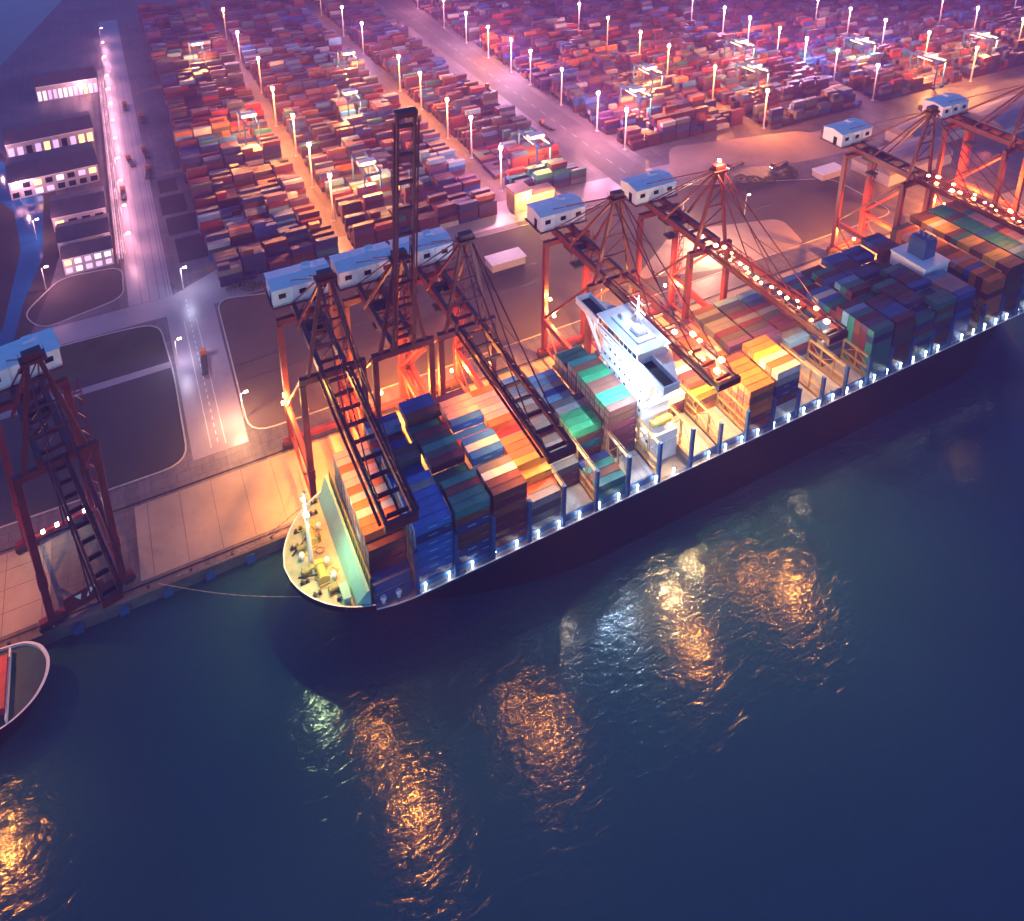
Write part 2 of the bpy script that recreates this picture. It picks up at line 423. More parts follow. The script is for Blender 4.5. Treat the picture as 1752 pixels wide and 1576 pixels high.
# ------------------------------------------------------------------ quay crane
GZ = 57.0     # girder underside
HW = 9.5      # half the gauge along the quay
def crane_proto():
    r = thing('quay_crane', 'x', 'crane')
    RS = M['red_steel']
    for sx in (-1, 1):
        for y in (3.0, 35.0):
            k = MB()
            k.box(sx*HW-0.95, sx*HW+0.95, y-1.1, y+1.1, 8.4, GZ-0.4)
            k.box(sx*HW-1.15, sx*HW+1.15, y-1.3, y+1.3, 20.0, 24.0)
            k.build('leg', RS, r, bevel=0.12)
            k = MB()
            k.box(sx*HW-3.4, sx*HW+3.4, y-0.8, y+0.8, 5.6, 6.7)
            for dx in (-2.5,-0.9,0.9,2.5): k.tube((sx*HW+dx, y-0.35, 4.8), (sx*HW+dx, y+0.35, 4.8), 0.62, n=10)
            for dx in (-1.7,1.7): k.box(sx*HW+dx-1.3, sx*HW+dx+1.3, y-0.5, y+0.5, 4.7, 5.7)
            k.build('bogie', M['dark_steel'], r)
    for y in (3.0, 35.0):
        k = MB(); k.box(-HW-3.0, HW+3.0, y-1.0, y+1.0, 6.72, 8.38); k.build('sill_beam', RS, r, bevel=0.1)
        k = MB(); k.box(-HW-1, HW+1, y-0.9, y+0.9, GZ-0.38, GZ+1.9); k.build('head_beam', RS, r, bevel=0.1)
    for sx in (-1, 1):
        k = MB(); k.box(sx*HW-0.8, sx*HW+0.8, 4.2, 33.8, 20.8, 23.2)
        k.build('portal_beam', RS, r, bevel=0.1)
        k = MB()
        k.bar((sx*HW, 33.9, 24.2), (sx*HW, 5.0, GZ-0.8), 0.9, 0.9)
        k.bar((sx*HW, 4.1, 20.0), (sx*HW, 17.0, 9.0), 0.55); k.bar((sx*HW, 33.9, 20.0), (sx*HW, 21.0, 9.0), 0.55)
        k.bar((sx*HW, 4.0, 9.0), (sx*HW, 34.0, 9.0), 0.7, 0.9)
        k.build('brace', RS, r)
    # main girder with ties
    k = MB()
    for sx in (-1, 1):
        k.box(sx*3.6-0.75, sx*3.6+0.75, 2.2, 56.0, GZ+1.92, GZ+4.6)
    for y in range(6, 56, 7): k.box(-2.84, 2.84, y-0.35, y+0.35, GZ+2.6, GZ+3.6)
    for y in range(6, 48, 7):
        k.bar((-2.9,y,GZ+3.1),(2.9,y+7,GZ+3.1),0.3); 
    k.build('girder', RS, r)
    # boom, hinged on the water side
    bo = MB()
    L0 = 60.0
    for sx in (-1, 1):
        bo.box(sx*3.6-0.42, sx*3.6+0.42, -L0, -0.4, -1.0, 0.9)
        bo.box(sx*4.9-0.4, sx*4.9+0.4, -L0+1, -0.8, -0.75, -0.6)              # walkway
        for i in range(20):
            y = -2 - i*3.0
            bo.bar((sx*5.25, y, -0.7), (sx*5.25, y, 0.5), 0.09)
        bo.bar((sx*5.25, -1.2, 0.5), (sx*5.25, -L0+1.2, 0.5), 0.09)
        bo.bar((sx*5.25, -1.2, -0.1), (sx*5.25, -L0+1.2, -0.1), 0.07)
        for i in range(8):
            bo.box(min(sx*4.35,sx*5.3), max(sx*4.35,sx*5.3), -6-i*7.2-0.15, -6-i*7.2+0.15, -1.0, -0.76)
        # side lattice above the girder
        for i in range(10):
            y = -2 - i*5.6
            bo.bar((sx*3.6, y, 0.9), (sx*3.6, y-2.8, 2.7), 0.28); bo.bar((sx*3.6, y-2.8, 2.7), (sx*3.6, y-5.6, 0.9), 0.28)
        bo.bar((sx*3.6,-4.8,2.7),(sx*3.6,-L0+6.8,2.7),0.32)
    for i in range(9): bo.box(-2.84, 2.84, -5-i*6.6-0.3, -5-i*6.6+0.3, -0.6, 0.5)
    bo.box(-4.3, 4.3, -L0-1.3, -L0, -1.2, 1.1)
    boom = bo.build('boom', RS, r, loc=(0, 1.6, GZ+3.2))
    # apex frame
    k = MB(); ap = (0, 2.0, 92.0)
    for sx in (-1, 1):
        k.bar((sx*7.5, 3.0, GZ+1.9), (sx*1.3, 2.0, 92.0), 1.1)
        k.bar((sx*6.0, 24.0, GZ+4.4), (sx*1.3, 3.0, 91.0), 0.8)
    for t in (0.3, 0.55, 0.8):
        x = 7.5*(1-t)+1.3*t; z = (GZ+1.9)*(1-t)+92*t
        k.bar((-x,3.0-t,z),(x,3.0-t,z),0.55)
        x2 = 7.5*(1-t-0.2)+1.3*(t+0.2); z2 = (GZ+1.9)*(1-t-0.2)+92*(t+0.2)
        k.bar((-x,3.0-t,z),(x2,2.8-t,z2),0.3)
    k.box(-3.0, 3.0, 0.4, 4.2, 91.6, 92.6); k.box(-2.2, 2.2, 1.0, 3.6, 92.6, 94.6)
    for sx in (-2.9, 2.9): k.bar((sx,0.5,92.6),(sx,4.1,93.7),0.1)
    k.build('apex_frame', RS, r)
    k = MB()
    for sx in (-1, 1):
        k.bar((sx*1.4, 3.2, 92.2), (sx*3.6, 38.0, GZ+4.6), 0.42)
        k.bar((sx*1.4, 3.2, 92.2), (sx*3.6, 52.0, GZ+4.6), 0.30)
    k.build('backstay', RS, r)
    k = MB()
    for sx in (-1, 1):
        k.bar((sx*1.6, 1.6, 92.0), (sx*3.7, -25.0, GZ+5.9), 0.34)
        k.bar((sx*1.6, 1.6, 92.0), (sx*3.7, -48.0, GZ+5.9), 0.34)
        for t in (0.33, 0.66):
            a = Vector((sx*1.6,1.6,92.0)).lerp(Vector((sx*3.7,-25.0,GZ+5.9)), t); c = Vector((sx*1.6,1.6,92.0)).lerp(Vector((sx*3.7,-48.0,GZ+5.9)), t)
            k.bar(a, c, 0.2)
    k.build('forestay', RS, r)
    # machinery house
    k = MB()
    k.box(-10.2, 10.2, 38.0, 49.5, GZ+4.62, GZ+11.2)
    k.add([(-10.6,37.6,GZ+11.2),(10.6,37.6,GZ+11.2),(10.6,49.9,GZ+11.2),(-10.6,49.9,GZ+11.2),(-10.6,43.7,GZ+12.4),(10.6,43.7,GZ+12.4)],
          [(0,1,5,4),(2,3,4,5),(1,2,5),(3,0,4),(3,2,1,0)])
    for x in (-3.5, 3.5): k.box(x-0.08, x+0.08, 37.55, 37.98, GZ+4.7, GZ+11.2)
    for x in (-7,-3.5,0,3.5,7): k.bar((x,37.7,GZ+11.24),(x,43.7,GZ+12.42),0.14,0.12); k.bar((x,49.8,GZ+11.24),(x,43.7,GZ+12.42),0.14,0.12)
    k.box(2.0,4.6,44.5,47.5,GZ+11.6,GZ+13.2)
    mh = k.build('machinery_house', M['house'], r)
    for x in (-7, 0, 7):
        k = MB(); k.box(x-1.2, x+1.2, 37.86, 37.99, GZ+7.4, GZ+9.2); k.build('window', M['glass'], mh)
    k = MB(); k.box(-10.36, -10.21, 41, 43, GZ+4.7, GZ+8.6); k.build('door', M['glass'], mh)
    k = MB(); k.box(-10.9, 10.9, 37.0, 50.5, GZ+4.3, GZ+4.60)
    for x in range(-10, 11, 2):
        k.bar((x*1.08,37.1,GZ+4.6),(x*1.08,37.1,GZ+5.7),0.08)
    k.bar((-10.8,37.1,GZ+5.7),(10.8,37.1,GZ+5.7),0.09)
    k.build('platform', M['red_steel'], r)
    # trolley and cab
    k = MB()
    k.box(-4.2, 4.2, -20, -13.5, GZ+0.6, GZ+1.6)
    k.box(-2.2, 2.2, -19, -15, GZ-7.0, GZ-6.2); 
    for sx in (-1.8, 1.8):
        for y in (-18.6,-15.4): k.bar((sx,y,GZ+0.7),(sx,y,GZ-6.3),0.1)
    k.build('trolley', M['dark_steel'], r)
    k = MB(); k.box(2.6, 5.0, -12.9, -9.8, GZ-2.6, GZ+0.4); k.box(2.5,5.1,-13.0,-9.7,GZ+0.4,GZ+0.7)
    k.build('operator_cab', M['house'], r)
    # stair tower on a land leg
    k = MB()
    x0, x1, y0, y1 = HW+1.1, HW+3.6, 33.6, 36.4
    for px_ in (x0,x1):
        for py_ in (y0,y1): k.bar((px_,py_,8.4),(px_,py_,GZ),0.16)
    for i in range(14):
        z = 8.6+i*3.4
        k.box(x0,x1,y0,y0+0.7,z,z+0.1)
        if z+3.4 < GZ: k.bar((x0+0.3 if i%2 else x1-0.3, y0+0.4, z), (x1-0.3 if i%2 else x0+0.3, y0+0.4, z+3.4), 0.7, 0.12)
    k.build('stair_tower', M['red_steel'], r)
    return r
proto = crane_proto()
CR = [  # centre x, raised, label, strength of its lamps
    (23.0, False, 'dark red quay crane with unlit boom at the empty berth ahead of the ship', 0.0),
    (98.0, False, 'red quay crane whose boom crosses the first container bays behind the foredeck', 1.0),
    (121.0, True, 'red quay crane with its boom raised upright into the air', 1.3),
    (143.5, False, 'red quay crane beside the raised boom, reaching over the grey containers', 1.0),
    (201.5, False, 'red quay crane whose boom hangs just behind the white bridge of the ship', 1.0),
    (247.0, False, 'red quay crane with a bright lamp string along its boom and tall lit apex', 1.0),
    (367.0, False, 'red quay crane over the stern half of the ship, lamps along its boom', 0.8),
    (440.0, False, 'red quay crane glowing orange behind the stern, cut by the picture edge', 1.3),
]
ORG = (1.0, 0.31, 0.045)
PW = 0.75
TIP = {1: 40e3, 3: 26e3, 4: 28e3, 5: 42e3}
SPOTS = {1: [(-3,-9,56,34e3,95),(-3,-24,56,34e3,80),(-3,-36,56,34e3,80),(-2,18,55,120e3,120),(-8,8,50,50e3,90)], 2: [(0,16,52,330e3,120),(0,10,34,120e3,150)],
    3: [(-6.5,-9,57,19e3,115),(-6.5,-20,57,21e3,115),(-6.5,-31,57,21e3,115),(-6.5,-41,57,21e3,115),(-6,-50,57,9e3,115),(0,20,52,200e3,130)],
    4: [(6.5,-8,57,26e3,160),(4,18,52,230e3,140),(6.5,-24,57,22e3,160),(6.5,-38,57,20e3,160)], 5: [(-9,-10,57,24e3,165),(-10,-22,57,26e3,165),(-12,-34,57,26e3,165),(-9,-46,57,20e3,165),(0,18,52,240e3,140)],
    6: [(-7,-10,57,14e3,165),(7,-34,57,12e3,165),(0,18,50,220e3,140)], 7: [(-6,-10,57,60e3,165),(0,18,50,420e3,150)]}
lrnd = random.Random(21)
for i, (cx, up, label, pw) in enumerate(CR):
    c = proto if i == 0 else copy_tree(proto)
    c.location = (cx, 0, 0)
    c.rotation_euler = (0, 0, R(13.0) if i == 0 else 0)
    for ch in c.children:
        if ch.name.startswith('boom'): ch.scale = (0.5, 0.84, 1.0) if i == 0 else (1, 1, 1)
    tag(c, label, 'crane', 'quay cranes along the container ship')
    for ch in list(c.children):
        n = ch.name.split('.')[0]
        if up and n == 'boom':
            ch.rotation_euler = (R(-82), 0, 0); ch.scale = (0.72, 1.42, 1.0)
        if (up or i == 0) and n in ('trolley', 'operator_cab'): ch.location = (0, 44.0, 0)
        if up and n == 'forestay':
            bpy.data.objects.remove(ch)
    if i >= 4:
        bm = [ch for ch in c.children if ch.name.startswith('boom')][0]
        for q in range(17 if i != 4 else 7):
            y = -3 - q*3.3 - lrnd.uniform(-0.6,0.6) - (34 if i == 4 else 0); sx = lrnd.choice((-1,1,0.2,-0.5))
            k = MB(); h_ = lrnd.uniform(0.35,0.75)
            k.box(sx*3.0-h_, sx*3.0+h_, y-h_, y+h_, 1.5+h_*0.5, 1.6+h_*1.6)
            k.build('boom_lamp', M['g_orange'] if q % 4 else M['g_warm'], bm)
        light('POINT', (cx, -16, GZ+8.2), 2600, (1,0.5,0.15), 0.5); light('POINT', (cx, -40, GZ+8.2), 2600, (1,0.5,0.15), 0.5)
    if i in TIP: light('SPOT', (cx, -57.0, 53.0), TIP[i], ORG, 0.5, (cx-14, -96, 0), 105, 0.5)
    if pw > 0:
        for (dx, yy, pz, wt, cone) in SPOTS[i]:
            light('SPOT', (cx+dx, yy, pz), wt*PW, ORG, 0.9, (cx+dx+(-9 if i == 1 and yy < 0 else 12 if i == 3 and yy < 0 else 0), yy-0.5, 0), cone, 0.5)
        light('SPOT', (cx-6, 4.2, 19.5), 22e3*pw*PW, ORG, 0.6, (cx-6, 2, 0), 160, 0.4)

for dx in (-8.2,-5.0,-1.0,2.6,7.0):
    k = MB(); k.box(dx-0.5,dx+0.5,33.4,34.0,8.6,9.6); k.build('portal_lamp', M['g_white'], proto)
k = MB(); k.box(-6.0,4.5,1.80,1.98,8.4,12.6); pn = k.build('side_panel', M['red_steel'], proto)
k = MB(); k.add([(-3.2,1.78,11.8),(-1.4,1.78,11.6),(-1.9,1.78,9.6)],[(0,2,1)]); k.build('emblem', M['white'], pn)
k = MB(); k.add([(0.9,1.78,12.0),(2.6,1.78,12.2),(1.1,1.78,10.4),(0.2,1.78,9.4),(-0.3,1.78,9.4),(0.3,1.78,11.0)],[(0,5,4,3,2,1)]); k.build('emblem', M['white'], pn)
def crane_at(x): return [o for o in COL.objects if o.name.startswith('quay_crane') and abs(o.location.x-x) < 0.1][0]
for (cx, lx, ly, lz, mm, wt, cc) in ((98.0,-11.2,34.4,25.0,'g_gold',26e3,(1,0.45,0.08)), (98.0,-10.4,35.2,27.5,'g_gold',12e3,(1,0.45,0.08)), (201.5,-8.2,33.2,33.0,'g_gold',14e3,(1,0.5,0.1)), (201.5,-6.0,33.6,24.0,'g_warm',26e3,(1,0.5,0.15)), (121.0,0.0,31.0,18.0,'g_gold',75e3,ORG), (121.0,5.0,4.6,24.0,'g_gold',40e3,ORG),
        (247.0,0.0,2.2,96.2,'g_warm',26e3,(1,0.5,0.22)), (247.0,5.0,34.0,20.0,'g_warm',26e3,(1,0.45,0.15)), (367.0,0.0,31.0,12.0,'g_gold',70e3,ORG), (440.0,-6.0,20.0,26.0,'g_gold',150e3,ORG), (440.0,-2.0,33.0,12.0,'g_gold',110e3,ORG), (143.5,6.0,32.0,16.0,'g_gold',70e3,ORG)):
    k = MB(); k.box(lx-0.45,lx+0.45,ly-0.4,ly+0.4,lz-0.5,lz+0.5)
    k.build('work_lamp', M[mm], crane_at(cx))
    light('POINT', (cx+lx, ly-1.6, lz), wt, cc, 0.6)
# ------------------------------------------------------------------ ship
ship = thing('container_ship', 'long black hulled container ship loaded with stacked containers moored along the quay', 'ship')
CY, HB, DZ = -25.6, 24.0, 20.0
XB, XS = 73.5, 393.0
def dk(x):      # half width at deck level
    if x < 106:
        t = min(1, max(0, (106-x)/(106-XB)))
        return HB*max(0.0, 1-t**2.3)**0.55
    if x > 372: return HB*(1-0.22*((x-372)/(XS-372))**2)
    return HB
def wl(x):      # half width at the waterline
    if x < 165:
        t = min(1, max(0, (165-x)/(165-88)))
        return HB*max(0.0, 1-t**1.7)**0.9
    if x > 335: return HB*max(0.02, 1-((x-335)/(XS-335))**1.7*0.97)
    return HB
NZ, NX = 12, 90
hb = MB(); rows = []
for j in range(NZ+1):
    z = -0.8 + (DZ+0.8)*j/NZ; s = max(0, z/DZ)
    xs0 = 89.0 - (89.0-XB)*s**1.4; row = []
    for i in range(NX+1):
        u = (i/NX)**1.6; x = xs0 + (XS-xs0)*u
        f = s**1.7
        xe = x + (XB-xs0)*(1-u)*0
        wd = wl(max(x, 89.0-0.001) if s < 1 else x)*(1-f) + dk(XB + (x-xs0)*(XS-XB)/(XS-xs0))*f
        if i == 0: wd = 0.05
        row.append((x, wd, z))
    rows.append(row)
for row in rows: hb.v += [(x, CY-wd, z) for x, wd, z in row] + [(x, CY+wd, z) for x, wd, z in row]
K = 2*(NX+1)
for j in range(NZ):
    for i in range(NX):
        a = j*K+i; hb.f.append((a, a+1, a+K+1, a+K)); hb.m.append(0)
        a = j*K+NX+1+i; hb.f.append((a+1, a, a+K, a+K+1)); hb.m.append(0)
    a = j*K+NX; c = j*K+2*NX+1; hb.f.append((a, c, c+K, a+K)); hb.m.append(0)
    a = j*K; c = j*K+NX+1; hb.f.append((c, a, a+K, c+K)); hb.m.append(0)
hull = hb.build('hull', M['hull'], ship, smooth=True)
top = rows[-1]
def edge_pts(x0, x1, n, side):
    return [(x0+(x1-x0)*i/n, CY+side*dk(x0+(x1-x0)*i/n)) for i in range(n+1)]
# decks: fore and main
nf = 26
fp = edge_pts(XB+0.02, 91.0, nf, -1) + list(reversed(edge_pts(XB+0.3, 91.0, nf, 1)))
b = MB(); b.add([(x,y,DZ-0.02) for x,y in fp], [tuple(range(len(fp)))])
b.build('foredeck', M['foredeck'], ship)
mp_ = edge_pts(91.0, XS, 40, -1) + list(reversed(edge_pts(91.0, XS, 40, 1)))
b = MB(); b.add([(x,y,DZ-0.02) for x,y in mp_], [tuple(range(len(mp_)))])
b.build('main_deck', M['deck'], ship)
# bulwark round the bow and rail along the sides
b = MB()
ring = list(reversed(edge_pts(XB+0.02, 93.0, 30, 1))) + edge_pts(XB+0.02, 93.0, 30, -1)
for p, q in zip(ring, ring[1:]):
    b.add([(*p,DZ-0.5),(*q,DZ-0.5),(*q,DZ+1.5),(*p,DZ+1.5)], [(0,1,2,3)])
    pi = Vector((*p,0)); ctr = Vector((96,CY,0))
for p, q in zip(ring, ring[1:]):
    ip = (p[0]+(96-p[0])*0.018, p[1]+(CY-p[1])*0.018); iq = (q[0]+(96-q[0])*0.018, q[1]+(CY-q[1])*0.018)
    b.add([(*ip,DZ-0.02),(*iq,DZ-0.02),(*iq,DZ+1.5),(*ip,DZ+1.5)], [(3,2,1,0)], 1)
    b.add([(*p,DZ+1.5),(*q,DZ+1.5),(*iq,DZ+1.5),(*ip,DZ+1.5)], [(0,1,2,3)], 1)
b.build('bulwark', [M['hull'], M['white']], ship)
for side in (-1, 1):
    b = MB()
    pts = edge_pts(93.2, 391, 106, side)
    for (x,y) in pts: b.bar((x,y-side*0.25,DZ-0.02),(x,y-side*0.25,DZ+1.15),0.11)
    for h in (0.6, 1.15):
        for p, q in zip(pts, pts[1:]): b.bar((p[0],p[1]-side*0.25,DZ+h),(q[0],q[1]-side*0.25,DZ+h),0.09)
    b.build('deck_rail', M['blue_steel'], ship)
b = MB()
pts = edge_pts(93.2, 392.5, 60, -1)
for p, q in zip(pts, pts[1:]):
    b.add([(p[0],p[1]-0.03,DZ-0.22),(q[0],q[1]-0.03,DZ-0.22),(q[0],q[1]-0.03,DZ+0.12),(p[0],p[1]-0.03,DZ+0.12),
           (p[0],p[1]+0.2,DZ+0.12),(q[0],q[1]+0.2,DZ+0.12)], [(0,1,2,3),(3,2,5,4)])
b.build('sheer_strake', M['white'], ship)
rnd0 = random.Random(77)
# breakwater: sloped teal plate with a ribbed dark back
b = MB()
hwb = 21.4
b.add([(88.2,CY-hwb+2.2,DZ),(88.2,CY+hwb-2.2,DZ),(91.2,CY+hwb,DZ+6.4),(91.2,CY-hwb,DZ+6.4),(92.0,CY-hwb,DZ+6.4),(92.0,CY+hwb,DZ+6.4),(92.0,CY+hwb,DZ),(92.0,CY-hwb,DZ)],
      [(0,1,2,3),(3,2,5,4),(4,5,6,7),(0,3,4,7),(1,6,5,2)])
b.build('breakwater', M['breakwater'], ship)
b = MB()
for i in range(17):
    y = CY-hwb+1.5+i*(2*hwb-3)/16
    b.bar((92.4,y,DZ+0.1),(92.4,y,DZ+9.4),0.3,0.9)
for z in (3.2, 6.2, 9.2): b.bar((92.5,CY-hwb+1,DZ+z),(92.5,CY+hwb-1,DZ+z),0.4,0.35)
b.build('stack_guide', M['olive'], ship)
# foredeck gear
b = MB(); b.tube((81.0,CY-0.5,DZ),(81.0,CY-0.5,DZ+26),0.75,0.38,10)
b.bar((81.0,CY-3.2,DZ+21.5),(81.0,CY+2.2,DZ+21.5),0.3); b.bar((81,CY-2.2,DZ+15.0),(81,CY+1.2,DZ+15.0),0.25)
b.box(80.2,81.8,CY-1.3,CY+0.3,DZ+17.5,DZ+17.8)
fm = b.build('foremast', M['white'], ship)
b = MB(); 
for dy in (-3.0,-0.5,2.0): b.box(80.5,81.1,CY+dy-0.3,CY+dy+0.3,DZ+20.8,DZ+21.33)
b.build('mast_lamp', M['g_white'], fm)
for sy in (-1, 1):
    b = MB(); yy = CY+sy*6.5
    b.tube((82.6,yy-2.2,DZ+1.5),(82.6,yy+2.2,DZ+1.5),1.15,n=14); b.tube((82.6,yy-2.5,DZ+1.5),(82.6,yy-2.2,DZ+1.5),1.7,n=14); b.tube((82.6,yy+2.2,DZ+1.5),(82.6,yy+2.5,DZ+1.5),1.7,n=14)
    b.box(81.4,83.8,yy+2.6,yy+4.2,DZ,DZ+2.4); b.box(81.2,84.0,yy-2.9,yy+2.9,DZ,DZ+0.5)
    b.build('windlass', M['gold'], ship)
    b = MB()
    for i in range(14):
        t = i/13; b.bar((81.4-t*4.6,yy-sy*t*2.6,DZ+1.7-t*1.5),(81.4-t*4.6-0.3,yy-sy*(t*2.6+0.15),DZ+1.7-t*1.5-0.1),0.4,0.3)
    b.build('anchor_chain', M['dark_steel'], ship)
for (bx, by) in ((77.8,CY-6),(77.8,CY+6),(85.6,CY-15),(85.6,CY+15),(80.0,CY-11),(80,CY+11),(86.5,CY-19),(86.5,CY+19)):
    b = MB()
    for d in (-0.7, 0.7): b.tube((bx+d,by,DZ),(bx+d,by,DZ+1.1),0.36,0.42,9)
    b.box(bx-1.3,bx+1.3,by-0.5,by+0.5,DZ-0.01,DZ+0.18)
    b.build('mooring_bitts', M['dark_steel'], ship)
for (vx, vy) in ((95.5,CY-21.4),(99.8,CY-21.6),(85.4,CY-8.5),(85.6,CY+9),(84.8,CY-3.2),(78.8,CY+1.4)):
    b = MB(); b.tube((vx,vy,DZ),(vx,vy,DZ+1.7),0.5,0.5,10); b.tube((vx,vy,DZ+1.7),(vx,vy,DZ+2.3),0.95,0.7,10)
    b.build('vent_cowl', M['white'], ship)
b = MB(); b.box(85.8,87.6,CY-17.5,CY-13.0,DZ,DZ+2.3); b.box(85.6,87.8,CY-17.7,CY-12.8,DZ+2.3,DZ+2.5)
b.build('deck_store', M['breakwater'], ship)
for i in range(10):
    b = MB(); rx, ry = rnd0.uniform(80.5,87.0), CY+rnd0.uniform(-15,13)
    for q in range(9):
        a_, c_ = q*0.7, (q+1)*0.7; rr = 0.9+0.05*q
        b.bar((rx+rr*math.cos(a_),ry+rr*math.sin(a_),DZ+0.15+0.03*q),(rx+rr*math.cos(c_),ry+rr*math.sin(c_),DZ+0.15+0.03*q),0.3,0.3)
    b.build('rope_coil', M['rope'] if i%2 else M['gold'], ship)
for (x_, y_) in ((79.0,CY-3.5),(79.4,CY+4.5),(84.4,CY-12.0),(84.0,CY+6.0)):
    b = MB(); b.tube((x_-0.9,y_,DZ+1.0),(x_+0.9,y_,DZ+1.0),0.8,n=12); b.box(x_-1.3,x_-0.9,y_-1.0,y_+1.0,DZ,DZ+2.0); b.box(x_+0.9,x_+1.3,y_-1.0,y_+1.0,DZ,DZ+2.0); b.box(x_-1.4,x_+1.4,y_-1.2,y_+1.2,DZ-0.01,DZ+0.3)
    b.build('mooring_winch', M['olive'], ship)
b = MB(); b.box(82.0,86.5,CY+8.5,CY+13.0,DZ,DZ+0.35)
b.build('deck_plate', M['gold'], ship)
# bays
CL, CWD, CHT = 10.55, 2.72, 2.80       # container length, width, height (metres at this ship's scale)
RP, TP, BZ = 2.86, 2.86, DZ+2.6
NR = 16
Y0 = CY - NR*RP/2
bays = []   # (x0, base z, {row: tiers}, {row: [colours from top]}, phrase)
def bay(x0, phrase, tiers, cols, bz=BZ): bays.append((x0, bz, tiers, cols, phrase))
def seq(s): return s.split(',')
NM = {'b':'blue','n':'dark blue','l':'light blue','t':'teal','g':'green','m':'maroon','r':'red','o':'orange','y':'yellow','w':'white','p':'pink','u':'purple','e':'grey','d':'dark grey','k':'brown'}
# row 0 is the water side; digits are tiers, letters the top colour
bay(93.4, 'first bay behind the foredeck', '0034444444444400', '--koowowoppowp--', DZ+6.4)
bay(105.0, 'second bay behind the foredeck', '7777776677555566', 'bbbbebbbddmbbmlb')
bay(116.6, 'third bay behind the foredeck', '7777667777766777', 'ttmtdtmdtdmktkbb')
bay(128.2, 'fourth bay behind the foredeck', '7777677766777766', 'kkwebbwbrbbpppuu')
bay(139.8, 'fifth bay behind the foredeck', '4456666556666655', 'eoyyooowroppppoo')
bay(151.4, 'grey bay under the second lowered boom', '0003344355566555', '---deeddekeellel')
bay(163.0, 'bay ahead of the tall green bay', '2222055555444444', 'tktn-gggedklnell')
bay(174.6, 'tall green bay ahead of the bridge', '0000777777777666', '----kggkkggktktt')
bay(199.5, 'bay right behind the bridge', '0000003333444444', '------wmpyymwymo')
bay(211.1, 'the second bay behind the bridge', '0000034444444444', '-----ykmwpmkoopo')
bay(222.7, 'orange topped bay behind the bridge', '6666663344444444', 'oooookooowpooppu')
bay(234.3, 'the tallest bay behind the bridge', '7777774455555555', 'wowyookuudmeedek')
bay(245.9, 'the purple bay behind the bridge', '0000000555555555', '-------uudmemdnl')
bay(257.5, 'bay under the lamp lit boom tip', '0000004455555555', '------lemmdemnbl')
bay(269.1, 'bay sternward of the lamp lit tip', '0000555555555555', '----wllmtmmdnbmu')
bay(280.7, 'first tall bay past the lashing frames', '7777776666655555', 'tumtlmmtbwbnmtul')
bay(292.3, 'second tall bay past the lashing frames', '7777766777666655', 'mbbumttmtlnbmtnm')
bay(303.9, 'third tall bay past the lashing frames', '6677777667766666', 'tuummmttmnnbmmbb')
bay(315.5, 'fourth tall bay past the lashing frames', '7766777776655666', 'ttmtbmmnttmmnbnb')
bay(327.1, 'the bay beside the aft casing', '7777760000007777', 'bppplw------mubn')
bay(346.0, 'the first bay of the stern', '7777777777777777', 'omobopommoobopod')
bay(357.6, 'the second bay of the stern', '8888888888888888', 'mmyykkyytmyywykk')
bay(369.2, 'the third bay of the stern', '8888888888888888', 'ttlttttbttttmttt')
bay(380.8, 'the fourth bay of the stern', '8888888888888888', 'oppwppompppptooo')
#bay(392.4, 'the last bay of the stern', '8888888888888888', 'uuuuuubbbuuuuuuu')
OO = ['', 'second ', 'third ', 'fourth ', 'fifth ', 'sixth ', 'seventh ', 'eighth ']
ORD = [o+'waterside column' for o in OO] + [o+'quayside column' for o in reversed(OO)]
TORD = ['topmost','second from top','third from top','fourth from top','fifth from top','sixth from top','seventh from top','lowest']
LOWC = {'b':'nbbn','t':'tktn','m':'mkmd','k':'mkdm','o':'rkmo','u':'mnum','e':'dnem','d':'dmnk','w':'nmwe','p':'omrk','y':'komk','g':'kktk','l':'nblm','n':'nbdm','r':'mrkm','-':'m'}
rnd = random.Random(11)
cand = []
for bi, (x0, bz, tiers, cols, phrase) in enumerate(bays):
    prev = None
    if bi and abs(bays[bi-1][0]+11.6-x0) < 0.5: prev = bays[bi-1]
    for r_ in range(NR):
        n = int(tiers[r_])
        nlow = int(tiers[r_-1]) if r_ else 0
        npre = int(prev[2][r_]) if prev else 0
        for t in range(n):
            fr = t >= npre                          # bow end seen
            sd = t >= nlow or r_ == 0               # water side seen
            if not (t == n-1 or sd or fr): continue
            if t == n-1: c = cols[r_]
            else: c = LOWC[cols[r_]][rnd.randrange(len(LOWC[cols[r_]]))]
            if fr and not sd and t < n-1 and t < n-2 and bi not in (0, 7, 11): 
                pass
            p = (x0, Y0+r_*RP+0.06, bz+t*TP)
            cand.append(((Vector((x0+5,p[1],p[2]))-CAMP).length, p, NM[c], f"{NM[c]} container, {TORD[n-1-t]}, {ORD[r_]}, {phrase}", fr))

